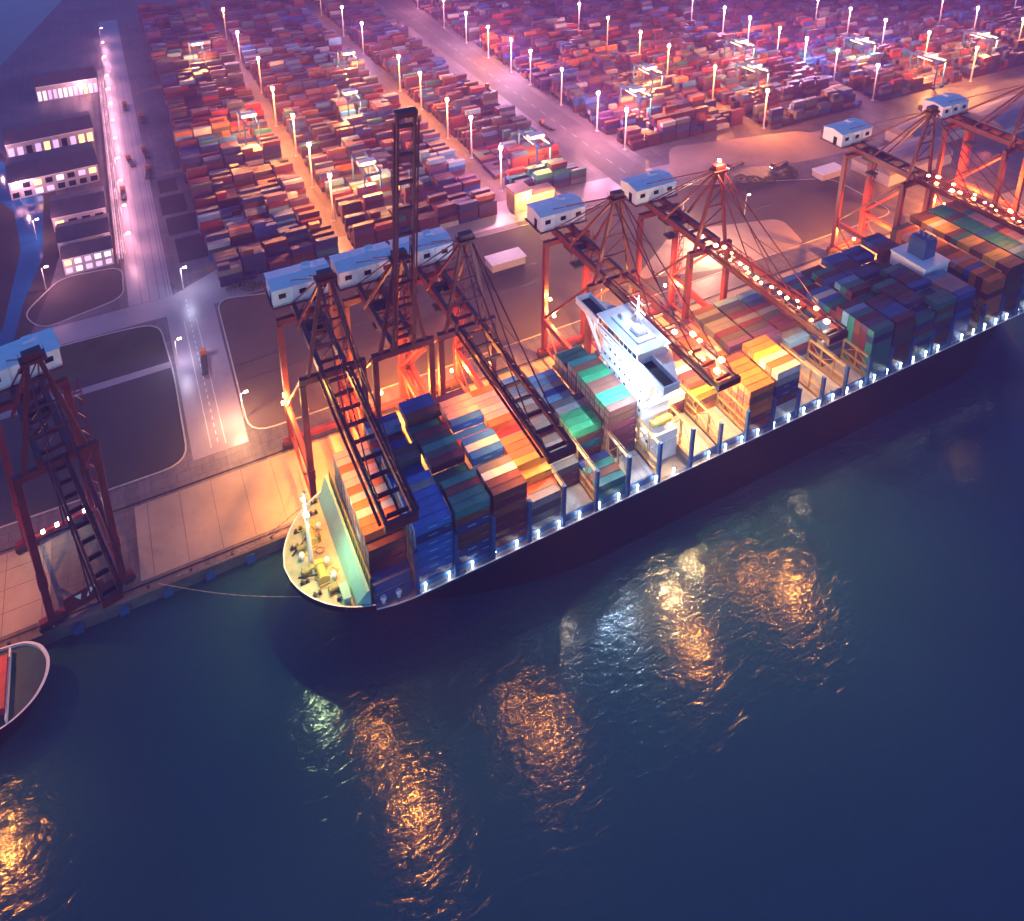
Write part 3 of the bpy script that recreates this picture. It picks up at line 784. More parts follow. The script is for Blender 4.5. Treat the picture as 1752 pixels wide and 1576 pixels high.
# container mesh: recessed panels, corner castings, doors as a part
def container_mesh(color):
    k = MB(); L, W_, H = CL, CWD, CHT; e = 0.19; d = 0.10
    def panel(p0, u, v, n):     # a face with a recessed panel
        p0 = Vector(p0); u = Vector(u); v = Vector(v); n = Vector(n)
        lu, lv = u.length, v.length; uu, vv = u/lu, v/lv
        o_ = [p0, p0+u, p0+u+v, p0+v]
        i_ = [p0+uu*e+vv*e, p0+uu*(lu-e)+vv*e, p0+uu*(lu-e)+vv*(lv-e), p0+uu*e+vv*(lv-e)]
        q_ = [x-n*d for x in i_]
        fs = [(0,1,5,4),(1,2,6,5),(2,3,7,6),(3,0,4,7),(4,5,9,8),(5,6,10,9),(6,7,11,10),(7,4,8,11),(8,9,10,11)]
        k.add(o_+i_+q_, fs)
    panel((0,0,0),(L,0,0),(0,0,H),(0,-1,0))
    panel((L,W_,0),(-L,0,0),(0,0,H),(0,1,0))
    panel((0,W_,0),(0,-W_,0),(0,0,H),(-1,0,0))
    panel((L,0,0),(0,W_,0),(0,0,H),(1,0,0))
    panel((0,0,H),(L,0,0),(0,W_,0),(0,0,1))
    k.add([(0,0,0),(L,0,0),(L,W_,0),(0,W_,0)], [(3,2,1,0)])
    for (xa_, xb_, za_, zb_) in ((L-2.3,L-0.5,H-0.75,H-0.45),(3.6,6.2,1.2,1.65))[:(2 if color in ('blue','dark blue') else 1)]:
        k.add([(xa_,-0.008+0.0,za_),(xb_,-0.008,za_),(xb_,-0.008,zb_),(xa_,-0.008,zb_)],[(0,1,2,3)],1)
    me = bpy.data.meshes.new('container_body'); me.from_pydata(k.v, [], k.f); me.materials.append(CMAT[color]); me.materials.append(CMAT['light blue' if color in ('blue','dark blue','teal') else ('grey' if color in ('maroon','red','brown','purple') else 'dark grey')]); me.polygons.foreach_set('material_index', k.m); me.update()
    k = MB()
    k.box(-0.02, 0.05, 0.18, W_/2-0.015, 0.18, H-0.18); k.box(-0.02, 0.05, W_/2+0.015, W_-0.18, 0.18, H-0.18)
    for y in (0.55, 1.05, W_-1.05, W_-0.55):
        k.box(-0.075, -0.02, y-0.03, y+0.03, 0.2, H-0.2, 1); k.box(-0.11, -0.075, y-0.03, y+0.16, 1.0, 1.07, 1)
    md = bpy.data.meshes.new('container_door'); md.from_pydata(k.v, [], k.f)
    md.materials.append(CMAT[color]); md.materials.append(M['pole'])
    md.polygons.foreach_set('material_index', k.m); md.update()
    return me, md
CMESH = {c: container_mesh(c) for c in CNAMES}
cand.sort(key=lambda c: c[0])
cand = [c for c in cand if in_frame((c[1][0]+5, c[1][1], c[1][2]), 20)]
REST = []
NIND = 300
for i, (dist, p, col, label, fr) in enumerate(cand):
    if i < NIND:
        j = (rnd.uniform(-0.1,0.1), rnd.uniform(-0.025,0.025))
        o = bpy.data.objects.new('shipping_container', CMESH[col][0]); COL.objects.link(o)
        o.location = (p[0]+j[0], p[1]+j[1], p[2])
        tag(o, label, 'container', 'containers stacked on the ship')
        if fr:
            dr = bpy.data.objects.new('container_door', CMESH[col][1]); COL.objects.link(dr); dr.parent = o
    else: REST.append((p, col))
print('ship containers', len(cand), 'rest', len(REST))

# hatch covers, bases, lashing bridges
for (x0, bz, tiers, cols, ph) in bays:
    hwx = min(HB-0.8, dk(x0)-1.2)
    k = MB()
    k.box(x0-0.1, x0+CL+0.1, CY-hwx+1.0, CY+hwx-1.0, DZ, DZ+1.5)
    kc = MB(); kc.box(x0-0.3, x0+CL+0.3, CY-hwx+0.45, CY-hwx+0.95, DZ, DZ+2.3); kc.build('side_coaming', M['blue_steel'], ship)
    nseg = 5; wseg = (2*hwx-1.6)/nseg
    for s_ in range(nseg):
        y = CY-hwx+0.8+s_*wseg
        k.box(x0-0.25, x0+CL+0.25, y+0.06, y+wseg-0.06, DZ+1.502, DZ+2.45)
        for q in range(4):
            k.box(x0+0.6+q*2.8, x0+0.9+q*2.8, y+0.3, y+wseg-0.3, DZ+2.45, DZ+2.55)
    k.build('hatch_cover', M['hatch'], ship)
    if bz > DZ+5:
        k = MB(); k.box(x0-0.2, x0+CL+0.2, CY-20.5, CY+20.5, DZ+5.6, bz-0.02)
        for y in range(-20, 21, 5): k.box(x0+0.3, x0+CL-0.3, CY+y-0.3, CY+y+0.3, DZ+2.6, DZ+5.6)
        k.build('stack_pedestal', M['blue_steel'], ship)
def lashing(x, mat, zt=DZ+11.0, hw=23.2, fine=True):
    k = MB()
    yy = [CY-hw+i*2*hw/8 for i in range(9)]
    for y in yy:
        for dx in (-0.32, 0.32): k.bar((x+dx,y,DZ),(x+dx,y,zt),0.26)
    for z in (DZ+3.4, DZ+6.6, zt-0.6):
        k.box(x-0.45, x+0.45, CY-hw, CY+hw, z, z+0.16)
        for dx in (-0.4, 0.4):
            k.bar((x+dx,CY-hw,z+1.1),(x+dx,CY+hw,z+1.1),0.09)
    if fine:
        for i in range(8):
            y0, y1 = yy[i], yy[i+1]
            for z0, z1 in ((DZ+0.4, DZ+3.4), (DZ+3.5, DZ+6.6), (DZ+6.7, zt-0.6)):
                if i % 2: y0, y1 = y1, y0
                k.bar((x,y0,z0),(x,y1,z1),0.16)
    o = k.build('lashing_bridge', mat, ship)
    k = MB()
    k.box(x-0.5, x+0.5, CY-hw-0.55, CY-hw+0.55, DZ, zt+0.6)
    k.build('side_pillar', M['blue_steel'], o)
gx = [104.65,116.25,127.85,139.45,151.05,162.65,174.25,186.0,198.9,210.75,222.35,233.95,245.55,257.15,268.75,280.35,291.95,303.55,315.15,326.75,345.5,357.2,368.8,380.4,391.9]
for x in gx:
    lashing(x, M['lash'], DZ+(15.0 if x < 200 else 12.0))
# deck lamps along the water side passage
k_ = 0
for i in range(40):
    x = 107 + i*7.1
    y = CY-dk(x)+0.75
    k = MB(); k.bar((x,y,DZ),(x,y,DZ+1.9),0.3); k.box(x-0.26,x+0.26,y-0.22,y+0.22,DZ+1.9,DZ+2.45)
    lp = k.build('deck_lamp', [M['g_white']], ship)
# superstructure
sup = MB(); W1 = M['white']
sup.box(187.0, 197.5, CY-12, CY+12, DZ, 56.0)
sup.box(186.6, 197.9, CY-17, CY+17, DZ, 31.0)
for z in (27.5, 35.0, 38.8, 42.6, 46.4, 50.2, 54.0):
    hw_ = 17.3 if z < 31 else 12.3
    sup.box(186.4, 198.1, CY-hw_, CY+hw_, z, z+0.25)
tower = sup.build('accommodation_block', W1, ship)
for z in (24.5, 28.6): 
    for i in range(12):
        k = MB(); y = CY-15.6+i*2.85; k.box(186.5,186.62,y-0.5,y+0.5,z,z+1.1); k.build('window', M['g_winw'] if rnd.random()<0.45 else M['glass'], tower)
for z in (32.3, 36.4, 40.2, 44.0, 47.8, 51.6):
    for i in range(8):
        k = MB(); y = CY-10.2+i*2.9; k.box(186.9,187.02,y-0.42,y+0.42,z+0.2,z+1.0); k.build('window', M['g_winw'] if rnd.random()<0.3 else M['glass'], tower)
k = MB()   # bridge deck with wings
k.add([(184.0,CY-25.2,56.2),(190.0,CY-25.2,56.2),(198.0,CY-11,56.2),(198.0,CY+11,56.2),(190.0,CY+25.2,56.2),(184.0,CY+25.2,56.2)]+
      [(184.0,CY-25.2,57.0),(190.0,CY-25.2,57.0),(198.0,CY-11,57.0),(198.0,CY+11,57.0),(190.0,CY+25.2,57.0),(184.0,CY+25.2,57.0)],
      [(5,4,3,2,1,0),(6,7,8,9,10,11)]+[(i,(i+1)%6,6+(i+1)%6,6+i) for i in range(6)])
wing = k.build('bridge_deck', W1, ship)
for sy in (-1, 1):
    ya, yb = sorted((CY+sy*11.3, CY+sy*25.2))
    k = MB()
    k.box(184.0,184.5,ya,yb,57.0,58.9); k.box(189.5,190.0,ya,yb,57.0,58.9)
    k.box(184.5,189.5,CY+sy*25.2-0.25-(0.25 if sy>0 else -0.25),CY+sy*25.2+0.25-(0.25 if sy>0 else -0.25),57.0,58.9)
    k.build('wing_bulwark', W1, wing)
    k = MB(); k.box(184.6,189.4,ya+0.3,yb-0.6,57.004,57.05); k.build('wing_floor', M['black'], wing)
    k = MB()
    k.bar((186.4,CY+sy*24.0,56.2),(188.0,CY+sy*12.0,40.0),0.9); k.bar((188.5,CY+sy*24.0,56.2),(190.0,CY+sy*12.0,40.0),0.7)
    k.bar((187.0,CY+sy*18.0,56.2),(187.5,CY+sy*18.0,48.2),0.5); k.bar((187.4,CY+sy*23,55.0),(187.4,CY+sy*12,50.5),0.5)
    k.build('wing_strut', W1, wing)
k = MB(); k.box(184.3, 196.5, CY-11.2, CY+11.2, 57.0, 60.4); k.box(183.9,197.0,CY-11.7,CY+11.7,60.4,60.9)
wh = k.build('wheelhouse', W1, ship)
k = MB()
for i in range(9): k.box(184.18,184.29,CY-10.6+i*2.37,CY-10.6+i*2.37+2.1,58.2,59.9)
k.build('window', M['glass'], wh)
k = MB(); k.box(187,194,CY-7.5,CY+7.5,60.905,61.5); k.box(188.5,192.5,CY-5,CY-1.0,61.5,63.2); k.tube((190.0,CY+4.5,61.5),(190.0,CY+4.5,63.3),1.3,1.0,12)
k.build('bridge_roof', M['house'], ship)
k = MB(); k.tube((192,CY,61.5),(192,CY,73),0.6,0.25,8); k.bar((192,CY-4,68),(192,CY+4,68),0.25); k.bar((192,CY-2.6,71),(192,CY+2.6,71),0.2); k.bar((191.4,CY-3,66.0),(191.4,CY+0.5,66.0),0.5,0.3)
k.bar((192,CY+3.5,61.5),(192,CY+0.3,67),0.25); k.bar((192,CY-3.5,61.5),(192,CY-0.3,67),0.25)
k.build('radar_mast', W1, ship)
k = MB(); k.tube((191,CY-14.5,DZ+14),(196,CY-14.5,DZ+14),1.4,1.4,12); k.tube((189.5,CY-14.5,DZ+14),(191,CY-14.5,DZ+14),0.5,1.4,12); k.tube((196,CY-14.5,DZ+14),(197.2,CY-14.5,DZ+14),1.4,0.5,12); k.box(190,197,CY-13.8,CY-12.1,DZ+11.2,DZ+13)
k.build('lifeboat', M['gold'], ship)
# aft casing and funnel
k = MB(); k.box(328.5,343.0,CY-7,CY+9,DZ,44.0); k.box(328.2,343.3,CY-7.4,CY+9.4,44.0,44.5)
k.build('aft_casing', M['house'], ship)
k = MB(); k.box(333,340,CY-2.5,CY+5,44.5,52.0); k.box(333.3,339.7,CY-2.2,CY+4.7,52.0,53.0)
for dy in (-1,1.2,3.2): k.tube((336,CY+dy,53),(336.6,CY+dy,55),0.5,0.5,8)
k.build('funnel', M['blue_steel'], ship)
# mooring ropes
for n_, (p, q) in enumerate((((78.4,CY+14,DZ+0.6),(45.0,1.0,4.6)),((80.5,CY-12,DZ+0.4),(40.5,1.0,4.6)),((82.5,CY+18.4,DZ+0.8),(60.0,1.0,4.6)))):
    k = MB(); p = Vector(p); q = Vector(q); pts = []
    for i in range(17):
        t = i/16; v = p.lerp(q, t); v.z -= 2.2*math.sin(PI*t); pts.append(v)
    for a_, b_ in zip(pts, pts[1:]): k.tube(a_, b_, 0.13, n=6)
    tag(k.build('mooring_rope', M['rope'], smooth=True), ('pale mooring rope slanting from the bow to the farther quay bollard','pale mooring rope crossing low over the water from bow to quay','short mooring rope from the bow shoulder to the near bollard')[n_], 'rope', 'mooring ropes at the bow')

# ship lights, plus an added fill over the bridge
light('POINT', (79.6,CY-1.5,DZ+20.0), 15e3, (0.72,1.0,0.5), 0.5)
light('POINT', (84.0,CY-10,DZ+8), 1.6e3, (0.95,1.0,0.45), 0.4)
light('POINT', (180.5,CY-8,52.0), 42e3, (0.48,0.70,1.0), 0.5)
light('POINT', (181.5,CY-20,40.0), 7e3, (0.7,0.82,1.0), 0.5)
light('POINT', (203,CY-14,50.0), 48e3, (1.0,0.78,0.38), 0.5)
light('POINT', (214,CY-12,44.0), 40e3, (1.0,0.68,0.28), 0.5)
light('POINT', (158,CY-14,40.0), 10e3, (1.0,0.82,0.62), 0.5)
light('POINT', (252,CY-14,42.0), 16e3, (1.0,0.72,0.42), 0.5)
light('POINT', (266,CY-14,42.0), 10e3, (1.0,0.72,0.45), 0.5)
light('POINT', (190.5,CY-3,71.0), 11e3, (0.50,0.72,1.0), 0.5)  # added fill to brighten the bridge roof, no fixture

# ------------------------------------------------------------------ second vessel at the picture's corner
v2 = thing('moored_vessel', 'rounded end of a second vessel with teal deck and red hatch', 'ship')
pts = [(-70,-2.2),(2,-2.2),(7.5,-3.2),(11,-6.2),(13,-11),(12.6,-16),(10,-21.0),(5,-24.6),(-2,-26.2),(-70,-26.2)]
ps = rounded(pts, 5, 4); ctr = Vector((-20,-14))
def inset(p, s): 
    return (ctr.x+(p[0]-ctr.x)*s, ctr.y+(p[1]-ctr.y)*s)
b = MB(); n = len(ps); low = [inset(p,0.86) for p in ps]
b.v = [(x,y,-0.8) for x,y in low] + [(x,y,7.6) for x,y in ps]
b.f = [(i,(i+1)%n,n+(i+1)%n,n+i) for i in range(n)]; b.m = [0]*n
b.build('hull', M['hull'], v2)
b = MB(); dp = [inset(p,0.985) for p in ps]; b.add([(x,y,6.6) for x,y in dp], [tuple(range(n))]); b.build('deck', M['teal'], v2)
b = MB()
for i in range(n):
    p, q = ps[i], ps[(i+1)%n]; ip, iq = inset(p,0.975), inset(q,0.975)
    b.add([(*p,7.6),(*q,7.6),(*iq,7.6),(*ip,7.6)],[(0,1,2,3)]); b.add([(*ip,6.6),(*iq,6.6),(*iq,7.6),(*ip,7.6)],[(3,2,1,0)])
b.build('bulwark', M['white'], v2)
b = MB(); b.box(-40,3.0,-21.5,-6.5,6.6,9.6); b.build('hatch', M['shipred'], v2)
b = MB(); b.box(3.1,3.5,-24.0,-4.0,6.6,8.6); b.build('coaming', M['white'], v2)
b = MB(); b.tube((-9,-14,9.6),(-9,-14,34),0.5,0.3,8); b.bar((-9,-17,32),(-9,-11,32),0.3); b.bar((-9,-14,26),(-4,-25,36.6),0.4); b.build('mast', M['white'], v2)
b = MB(); b.box(-9.4,-8.6,-15.8,-15.2,31.2,31.8); b.box(-9.4,-8.6,-12.8,-12.2,31.2,31.8); b.build('mast_lamp', M['g_orange'], v2)
light('POINT', (-9,-14.0,30.6), 4e3, ORG, 0.6)
light('SPOT', (-4.0,-25.0,36.0), 38e3, ORG, 0.6, (2,-72,0), 110, 0.5)
light('SPOT', (-20, 18.0, 50.0), 70e3, ORG, 0.8, (-14,12,0), 120, 0.6)

# ------------------------------------------------------------------ yard containers as one mass, masts and yard cranes
HEADS = [82, 152, 248, 337, 440, 548, 650, 752, 854]
SPANS = [(80,140),(147,237),(243,298),(335,431),(437,538),(544,637),(643,741),(747,845),(851,945)]
masts = []
yr = random.Random(5)
ym = MB(); V, F, MI = [], [], []
def ybox(x, y, z, L, W_, H, mi):
    o = len(V)
    V.extend([(x,y,z),(x+L,y,z),(x+L,y+W_,z),(x,y+W_,z),(x,y,z+H),(x+L,y,z+H),(x+L,y+W_,z+H),(x,y+W_,z+H)])
    F.extend([(o+4,o+5,o+6,o+7),(o,o+1,o+5,o+4),(o+1,o+2,o+6,o+5),(o+2,o+3,o+7,o+6),(o+3,o,o+4,o+7)])
    MI.extend([mi]*5)
WEI = ['maroon']*8+['red']*2+['brown']*3+['blue']*3+['dark blue']*7+['teal']*1+['grey']*2+['dark grey']*4+['white']*1+['orange']*1+['purple']*6+['light blue']*1
ylane = {}
def y_start(x):
    if x < 300: return 172 - (x-82)*0.13 if x < 232 else 152
    if x < 430: return 178
    if x < 540: return 166
    return 150
for (xa, xb) in SPANS:
    ys = 146.0 if xa < 240 else (156.0 if xa < 300 else 176.0 if xa < 430 else 160.0)
    y = ys; blk = 0
    while y < 640:
        nrow = 6
        bc = yr.choice(WEI); blk_off = yr.uniform(-1.5, 1.5)
        nb = int((xb-xa)/11.5)
        hs = [[max(0, min(5, int(yr.gauss(3.7, 1.1)))) for _ in range(nb)] for _ in range(nrow)]
        for bx_ in range(nb):
            base = yr.choice((0, 0, 0, -1, -1, 1))
            empty = yr.random() < 0.06
            for ry in range(nrow):
                x = xa + bx_*11.5 + blk_off; yy = y + ry*2.95
                if xa == 82 and yy < 172-(x-82)*0.16: continue
                if xa == 82 and yy > 200 and x < 92 and yr.random() < 0.5: continue
                if not in_frame((x+5,yy,8), 80): continue
                h = max(0, min(5, hs[ry][bx_]+base)); 
                if empty: h = min(h, 1)
                cprev = None
                for t in range(h):
                    if t < h-2 and ry > 0 and t < hs[ry-1][bx_]+base-1: continue
                    c = bc if yr.random() < 0.35 else yr.choice(WEI)
                    j = yr.uniform(-0.15,0.15)
                    if yr.random() < 0.12 and t == h-1:
                        ybox(x+j, yy, 4.0+t*2.86, 5.3, 2.74, 2.8, CNAMES.index(c))
                    else: ybox(x+j, yy, 4.0+t*2.86, CL, 2.74, 2.8, CNAMES.index(c))
        y += nrow*2.95 + (3.6 if blk % 4 else 8.0); blk += 1
for p, c in REST: ybox(p[0], p[1], p[2], CL, CWD, CHT, CNAMES.index(c))
print('yard boxes', len(F)//5)
me = bpy.data.meshes.new('stacked_containers'); me.from_pydata(V, [], F)
for c in CNAMES: me.materials.append(CMAT[c])
me.polygons.foreach_set('material_index', MI); me.update()
yo = bpy.data.objects.new('stacked_containers', me); COL.objects.link(yo); tag(yo, kind='stuff')

MASTC = [(145,(180,222,267,318,384,455,530)),(240,(168,214,247,300,340,433,488,560)),(332,(180,212,261,306,337,376,420,470,540)),(434,(164,215,268,306,352,400)),
         (541,(164,201,232,262,296,330,372)),(640,(156,198,238,276,312)),(744,(150,186,226,262)),(848,(180,220,255))]
def mast_proto():
    r = thing('floodlight_mast', 'x', 'lamp mast')
    k = MB(); k.tube((0,0,0),(0,0,29),0.62,0.34,10); k.box(-0.9,0.9,-0.9,0.9,0,0.5); k.build('pole', M['pole'], r, smooth=False)
    k = MB(); k.tube((0,0,28.7),(0,0,29.1),1.1,1.1,12); k.tube((0,0,29.2),(0,0,31.0),0.12,0.05,6)
    for i in range(6):
        a = i*PI/3; k.bar((0,0,28.9),(1.4*math.cos(a),1.4*math.sin(a),28.9),0.16)
    k.build('crown_frame', M['pole'], r)
    k = MB()
    for i in range(12):
        a, c_ = i*PI/6, (i+1)*PI/6
        k.bar((0.75*math.cos(a),0.75*math.sin(a),27.7),(0.75*math.cos(c_),0.75*math.sin(c_),27.7),0.5,1.9)
    o = k.build('lamp_head', M['g_pink'], r)
    return r
mp0 = mast_proto(); first = True
LANE = ['mast lane nearest the terraces road','mast lane behind the raised boom','mast lane beside the broad inland road','first lane beyond the inland road','second lane beyond the inland road','third lane beyond the inland road','fourth lane beyond the inland road','farthest mast lane']
OR2 = ['nearest','second','third','fourth','fifth','sixth','seventh','eighth','ninth']
mr = random.Random(3); nm = 0
for li, (mx_, ys_) in enumerate(MASTC):
    q = 0
    for y in ys_:
        x = mx_ + mr.uniform(-2,2)
        if not in_frame((x,y,18), 10): continue
        lab = f"floodlight mast, {OR2[q]} from the quay in the {LANE[li]}"; q += 1
        if first: c = mp0; first = False
        else: c = copy_tree(mp0)
        c.location = (x, y, 4.0)
        tag(c, lab, 'lamp mast', 'floodlight masts of the container yard')
        f = mr.choice((0.2, 0.4, 0.6, 0.9, 1.6))*(0.65 if x < 300 else 0.85)
        hot = (mx_ == 145 and y < 330) or (mx_ == 240 and 240 < y < 420) or (mx_ == 434 and y < 310) or (mx_ == 640 and y < 200)
        if hot: f = max(f, 1.15)
        if hot or mr.random() < 0.3: mc = (1.0, 0.30, 0.06)
        elif mr.random() < 0.6: mc = (1.0, 0.36, 0.48)
        else: mc = (0.95, 0.50, 0.85)
        light('POINT', (x-1.6, y-2.6, 30.0), 120e3*f, mc, 1.0)
        nm += 1
print('masts', nm)
# rubber tyred yard gantries with lamps
def gantry_proto():
    r = thing('yard_gantry', 'x', 'gantry crane')
    for sy in (-1, 1):
        k = MB()
        for sx in (-1, 1): k.box(sx*4.5-0.4, sx*4.5+0.4, sy*11.5-0.4, sy*11.5+0.4, 1.6, 20.0)
        k.box(-6.5, 6.5, sy*11.5-0.6, sy*11.5+0.6, 1.2, 2.2); k.box(-5.0,5.0,sy*11.5-0.45,sy*11.5+0.45,20.0,21.2)
        k.build('leg_frame', M['blue_steel'], r)
        for sx in (-1, 1):
            for d in (-0.9, 0.9):
                k = MB(); k.tube((sx*5+d,sy*11.5-0.4,0.8),(sx*5+d,sy*11.5+0.4,0.8),0.8,n=10); k.build('wheel', M['black'], r)
    k = MB()
    for sx in (-1,1): k.box(sx*4-0.5, sx*4+0.5, -13.2, 13.2, 21.2, 22.8)
    k.build('girder', M['blue_steel'], r)
    k = MB(); k.box(-4.8,4.8,-4,1,22.8,24.6); k.build('trolley', M['house'], r)
    for sx in (-1,1):
        k = MB(); k.box(sx*4-0.22,sx*4+0.22,-6,6,20.8,21.18); k.build('lamp_head', M['g_orange'], r)
    return r
gp = gantry_proto(); first = True
GL = [(122,292,'near the terraces road behind the front stacks'),(168,195,'low among the brightly lit front stacks'),(212,378,'deep in the yard behind the raised boom'),(268,182,'just short of the broad inland road'),(190,300,'mid yard straight behind the raised boom'),
      (365,215,'just past the broad inland road'),(398,246,'past the broad inland road, amid lit stacks'),(469,214,'amid bright lamps right of the lit crane apex'),(500,262,'two blocks past the broad inland road'),(604,170,'far along the yard, over orange lit stacks'),(590,222,'far yard beneath the tall masts'),(112,455,'at the yard end nearest the far water'),(690,186,'at the farthest corner of the yard')]
for x, y, ph in GL:
    if first: c = gp; first = False
    else: c = copy_tree(gp)
    c.location = (x, y, 4.0); c.rotation_euler = (0,0,0)
    tag(c, 'blue yard gantry with lit lamps, ' + ph, 'gantry crane', 'gantry cranes over the yard')
    light('POINT', (x-2, y-9, 21.4), 150e3 if x < 420 else 140e3, (1.0, 0.38, 0.09), 0.8)

# ------------------------------------------------------------------ terraces beside the canal, gallery, gatehouse, halls
def building(name, label, x0, x1, y0, y1, h, nwin, floors, lit, rot=0.0, gable=True):
    cx, cy = (x0+x1)/2, (y0+y1)/2; a, c = (x1-x0)/2, (y1-y0)/2
    r = thing(name, label, 'building', (cx,cy,4.0), R(rot))
    k = MB(); k.box(-a,a,-c,c,0,h); wl_ = k.build('wall', M['wall'], r)
    k = MB()
    if gable:
        k.add([(-a-.5,-c-.5,h),(a+.5,-c-.5,h),(a+.5,c+.5,h),(-a-.5,c+.5,h),(-a-.5,0,h+3.2),(a+.5,0,h+3.2)],[(0,1,5,4),(2,3,4,5),(1,2,5),(3,0,4),(3,2,1,0)])
    else:
        k.box(-a-.4,a+.4,-c-.4,c+.4,h,h+0.5); k.box(-a*0.5,-a*0.2,-c*0.3,c*0.3,h+0.5,h+2.5)
    k.build('roof', M['roof'], r)
    for f in range(floors):
        z = 1.0+f*(h-0.6)/floors
        for i in range(nwin):
            x = -a+(i+0.5)*2*a/nwin; ww = 2*a/nwin*0.32
            k = MB(); k.box(x-ww,x+ww,-c-0.12,-c-0.01,z,z+(h-0.6)/floors*0.62)
            k.build('window', M['g_winw'] if rnd.random()<0.12 else (M['g_win' if rnd.random()<0.5 else 'g_wind'] if rnd.random()<lit else M['glass']), r)
    k = MB(); k.box(-a-0.05,a+0.05,-c-0.3,-c-0.13,h-0.5,h-0.02); k.build('cornice', M['white'], r)
    return r
building('terrace_building', 'low white gridded terrace facade nearest the quay end of the row', 16, 37.5, 190, 203, 9, 5, 2, 0.9)
building('terrace_building', 'dark roofed terrace behind the nearest white facade', 14, 37, 206, 226, 9.5, 4, 1, 0.9)
building('terrace_building', 'plain dark terrace block in the middle of the canal row', 11, 36, 236, 262, 8.5, 4, 1, 0.35)
building('terrace_building', 'terrace house with warm lit doors by the canal bend', -12, 33, 286, 322, 11, 8, 2, 0.4, 4)
building('terrace_building', 'long pale edged terrace turned slightly towards the canal', -17, 32, 346, 378, 10, 10, 1, 0.85, 5)
building('terrace_building', 'farthest terrace with a bright row of tall windows', -2, 38, 440, 470, 12, 12, 1, 1.0, 2)
# lit gallery along the road
ga = thing('pipe_gallery', 'long white lattice gallery lit along the terraces road', 'gallery')
k = MB()
for i in range(49):
    y = 190+i*6
    for x in (39.2, 42.2): k.bar((x,y,4.0),(x,y,9.0),0.28)
    k.bar((39.2,y,9.0),(42.2,y,9.0),0.28)
    if i < 48:
        k.bar((39.2 if i%2 else 42.2,y,9.0),(42.2 if i%2 else 39.2,y+6,9.0),0.22); k.bar((42.2,y,4.2 if i%2 else 8.8),(42.2,y+6,8.8 if i%2 else 4.2),0.2)
for x in (39.2, 42.2): k.bar((x,190,9.0),(x,478,9.0),0.35); k.bar((x,190,6.5),(x,478,6.5),0.2)
k.build('lattice', M['pole'], ga)
k = MB(); k.tube((40.0,188,7.2),(40.0,480,7.2),0.4,n=8); k.tube((41.3,188,7.2),(41.3,480,7.2),0.3,n=8); k.build('pipe', M['white'], ga)
def street_proto():
    r = thing('street_lamp', 'x', 'street lamp')
    k = MB(); k.tube((0,0,0),(0,0,11.5),0.22,0.12,8); k.bar((0,0,11.4),(1.8,0,11.8),0.14); k.build('pole', M['pole'], r)
    k = MB(); k.box(1.2,2.6,-0.35,0.35,11.55,11.95); k.build('lamp_head', M['g_warm'], r)
    return r
spx = street_proto(); first = True
SLP = [(43.6,196+i*31, f"street lamp, {OR2[i]} from the quay along the lit gallery") for i in range(9)] + [
    (43.6,490,'street lamp just past the far end of the lit gallery'),(43.9,530,'street lamp between the gallery end and the far water'),(44.2,575,'street lamp farthest out beside the far water'),
    (75.4,57,'added lamp casting a peach glow at the corner of the brown plot'),(65,152,'bright white street lamp at the junction before the terraces road'),(57,100,'street lamp at the kerb of the dark plot'),(8,182,'street lamp at the canal bank by the nearest white facade'),(3,232,'added lamp brightening the plain dark terrace block'),(-6,281,'street lamp at the canal bend by the warm doors'),(-22,341,'added lamp brightening the canal end of the long terrace'),(26,433,'added lamp brightening the front of the farthest terrace'),(300,66,'bright street lamp over the sandy lot beside the ship'),(312,96,'lone street lamp between the sandy lot and the shrubs'),(345,84,'street lamp on the brown plot nearest the stern berth'),(231,52,'street lamp behind the crane with lamp strung boom'),(390,44,'street lamp between the stern crane legs')]  # canal-side and terrace-front lamps are added to brighten the facades
for x, y, lab in SLP:
    if first: c = spx; first = False
    else: c = copy_tree(spx)
    c.location = (x,y,4.0); tag(c, lab, 'street lamp', 'street lamps on the terminal roads')
    if x == 75.4: light('POINT', (x-2.0,y-1,15.5), 32e3, (1.0,0.50,0.26), 0.4)  # added lamp, gives the junction its peach glow
    elif x == 65: light('POINT', (x+1.5,y-2,15.5), 7e3, (0.75,0.72,1.0), 0.4)
    elif x == 57: light('POINT', (x+1.9,y,15.5), 12e3, (0.75,0.7,1.0), 0.4)
    elif y > 150: light('POINT', (x+1.9,y,15.0), 10e3, (1.0,0.42,0.55), 0.4)
    elif x == 300: light('POINT', (x+1.9,y-2,15.0), 95e3, (1.0,0.55,0.36), 0.5)
    elif x in (312, 231): light('POINT', (x+1.9,y,15.0), 16e3, (1.0,0.58,0.32), 0.4)
gh = thing('gatehouse', 'orange lit gatehouse beside the front stacks at the inland road', 'building', (240,147,4.0))
k = MB(); k.box(-6,4,-5,5,0,12); k.box(4.02,20,-3,5,0,7.5); k.build('wall', M['orangewall'], gh)
k = MB(); k.box(-6.4,4.4,-5.4,5.4,12,12.6); k.box(4.42,20.4,-3.4,5.4,7.5,8.0); k.build('roof', M['roof'], gh)
for i in range(3):
    k = MB(); k.box(-5+i*3.2,-3.4+i*3.2,-5.12,-5.01,6.5,9.5); k.build('window', M['g_winw'], gh)
light('POINT', (243,136,16.0), 40e3, (1.0,0.55,0.2), 0.5)
light('POINT', (256,138,14.0), 14e3, (1.0,0.55,0.22), 0.5)
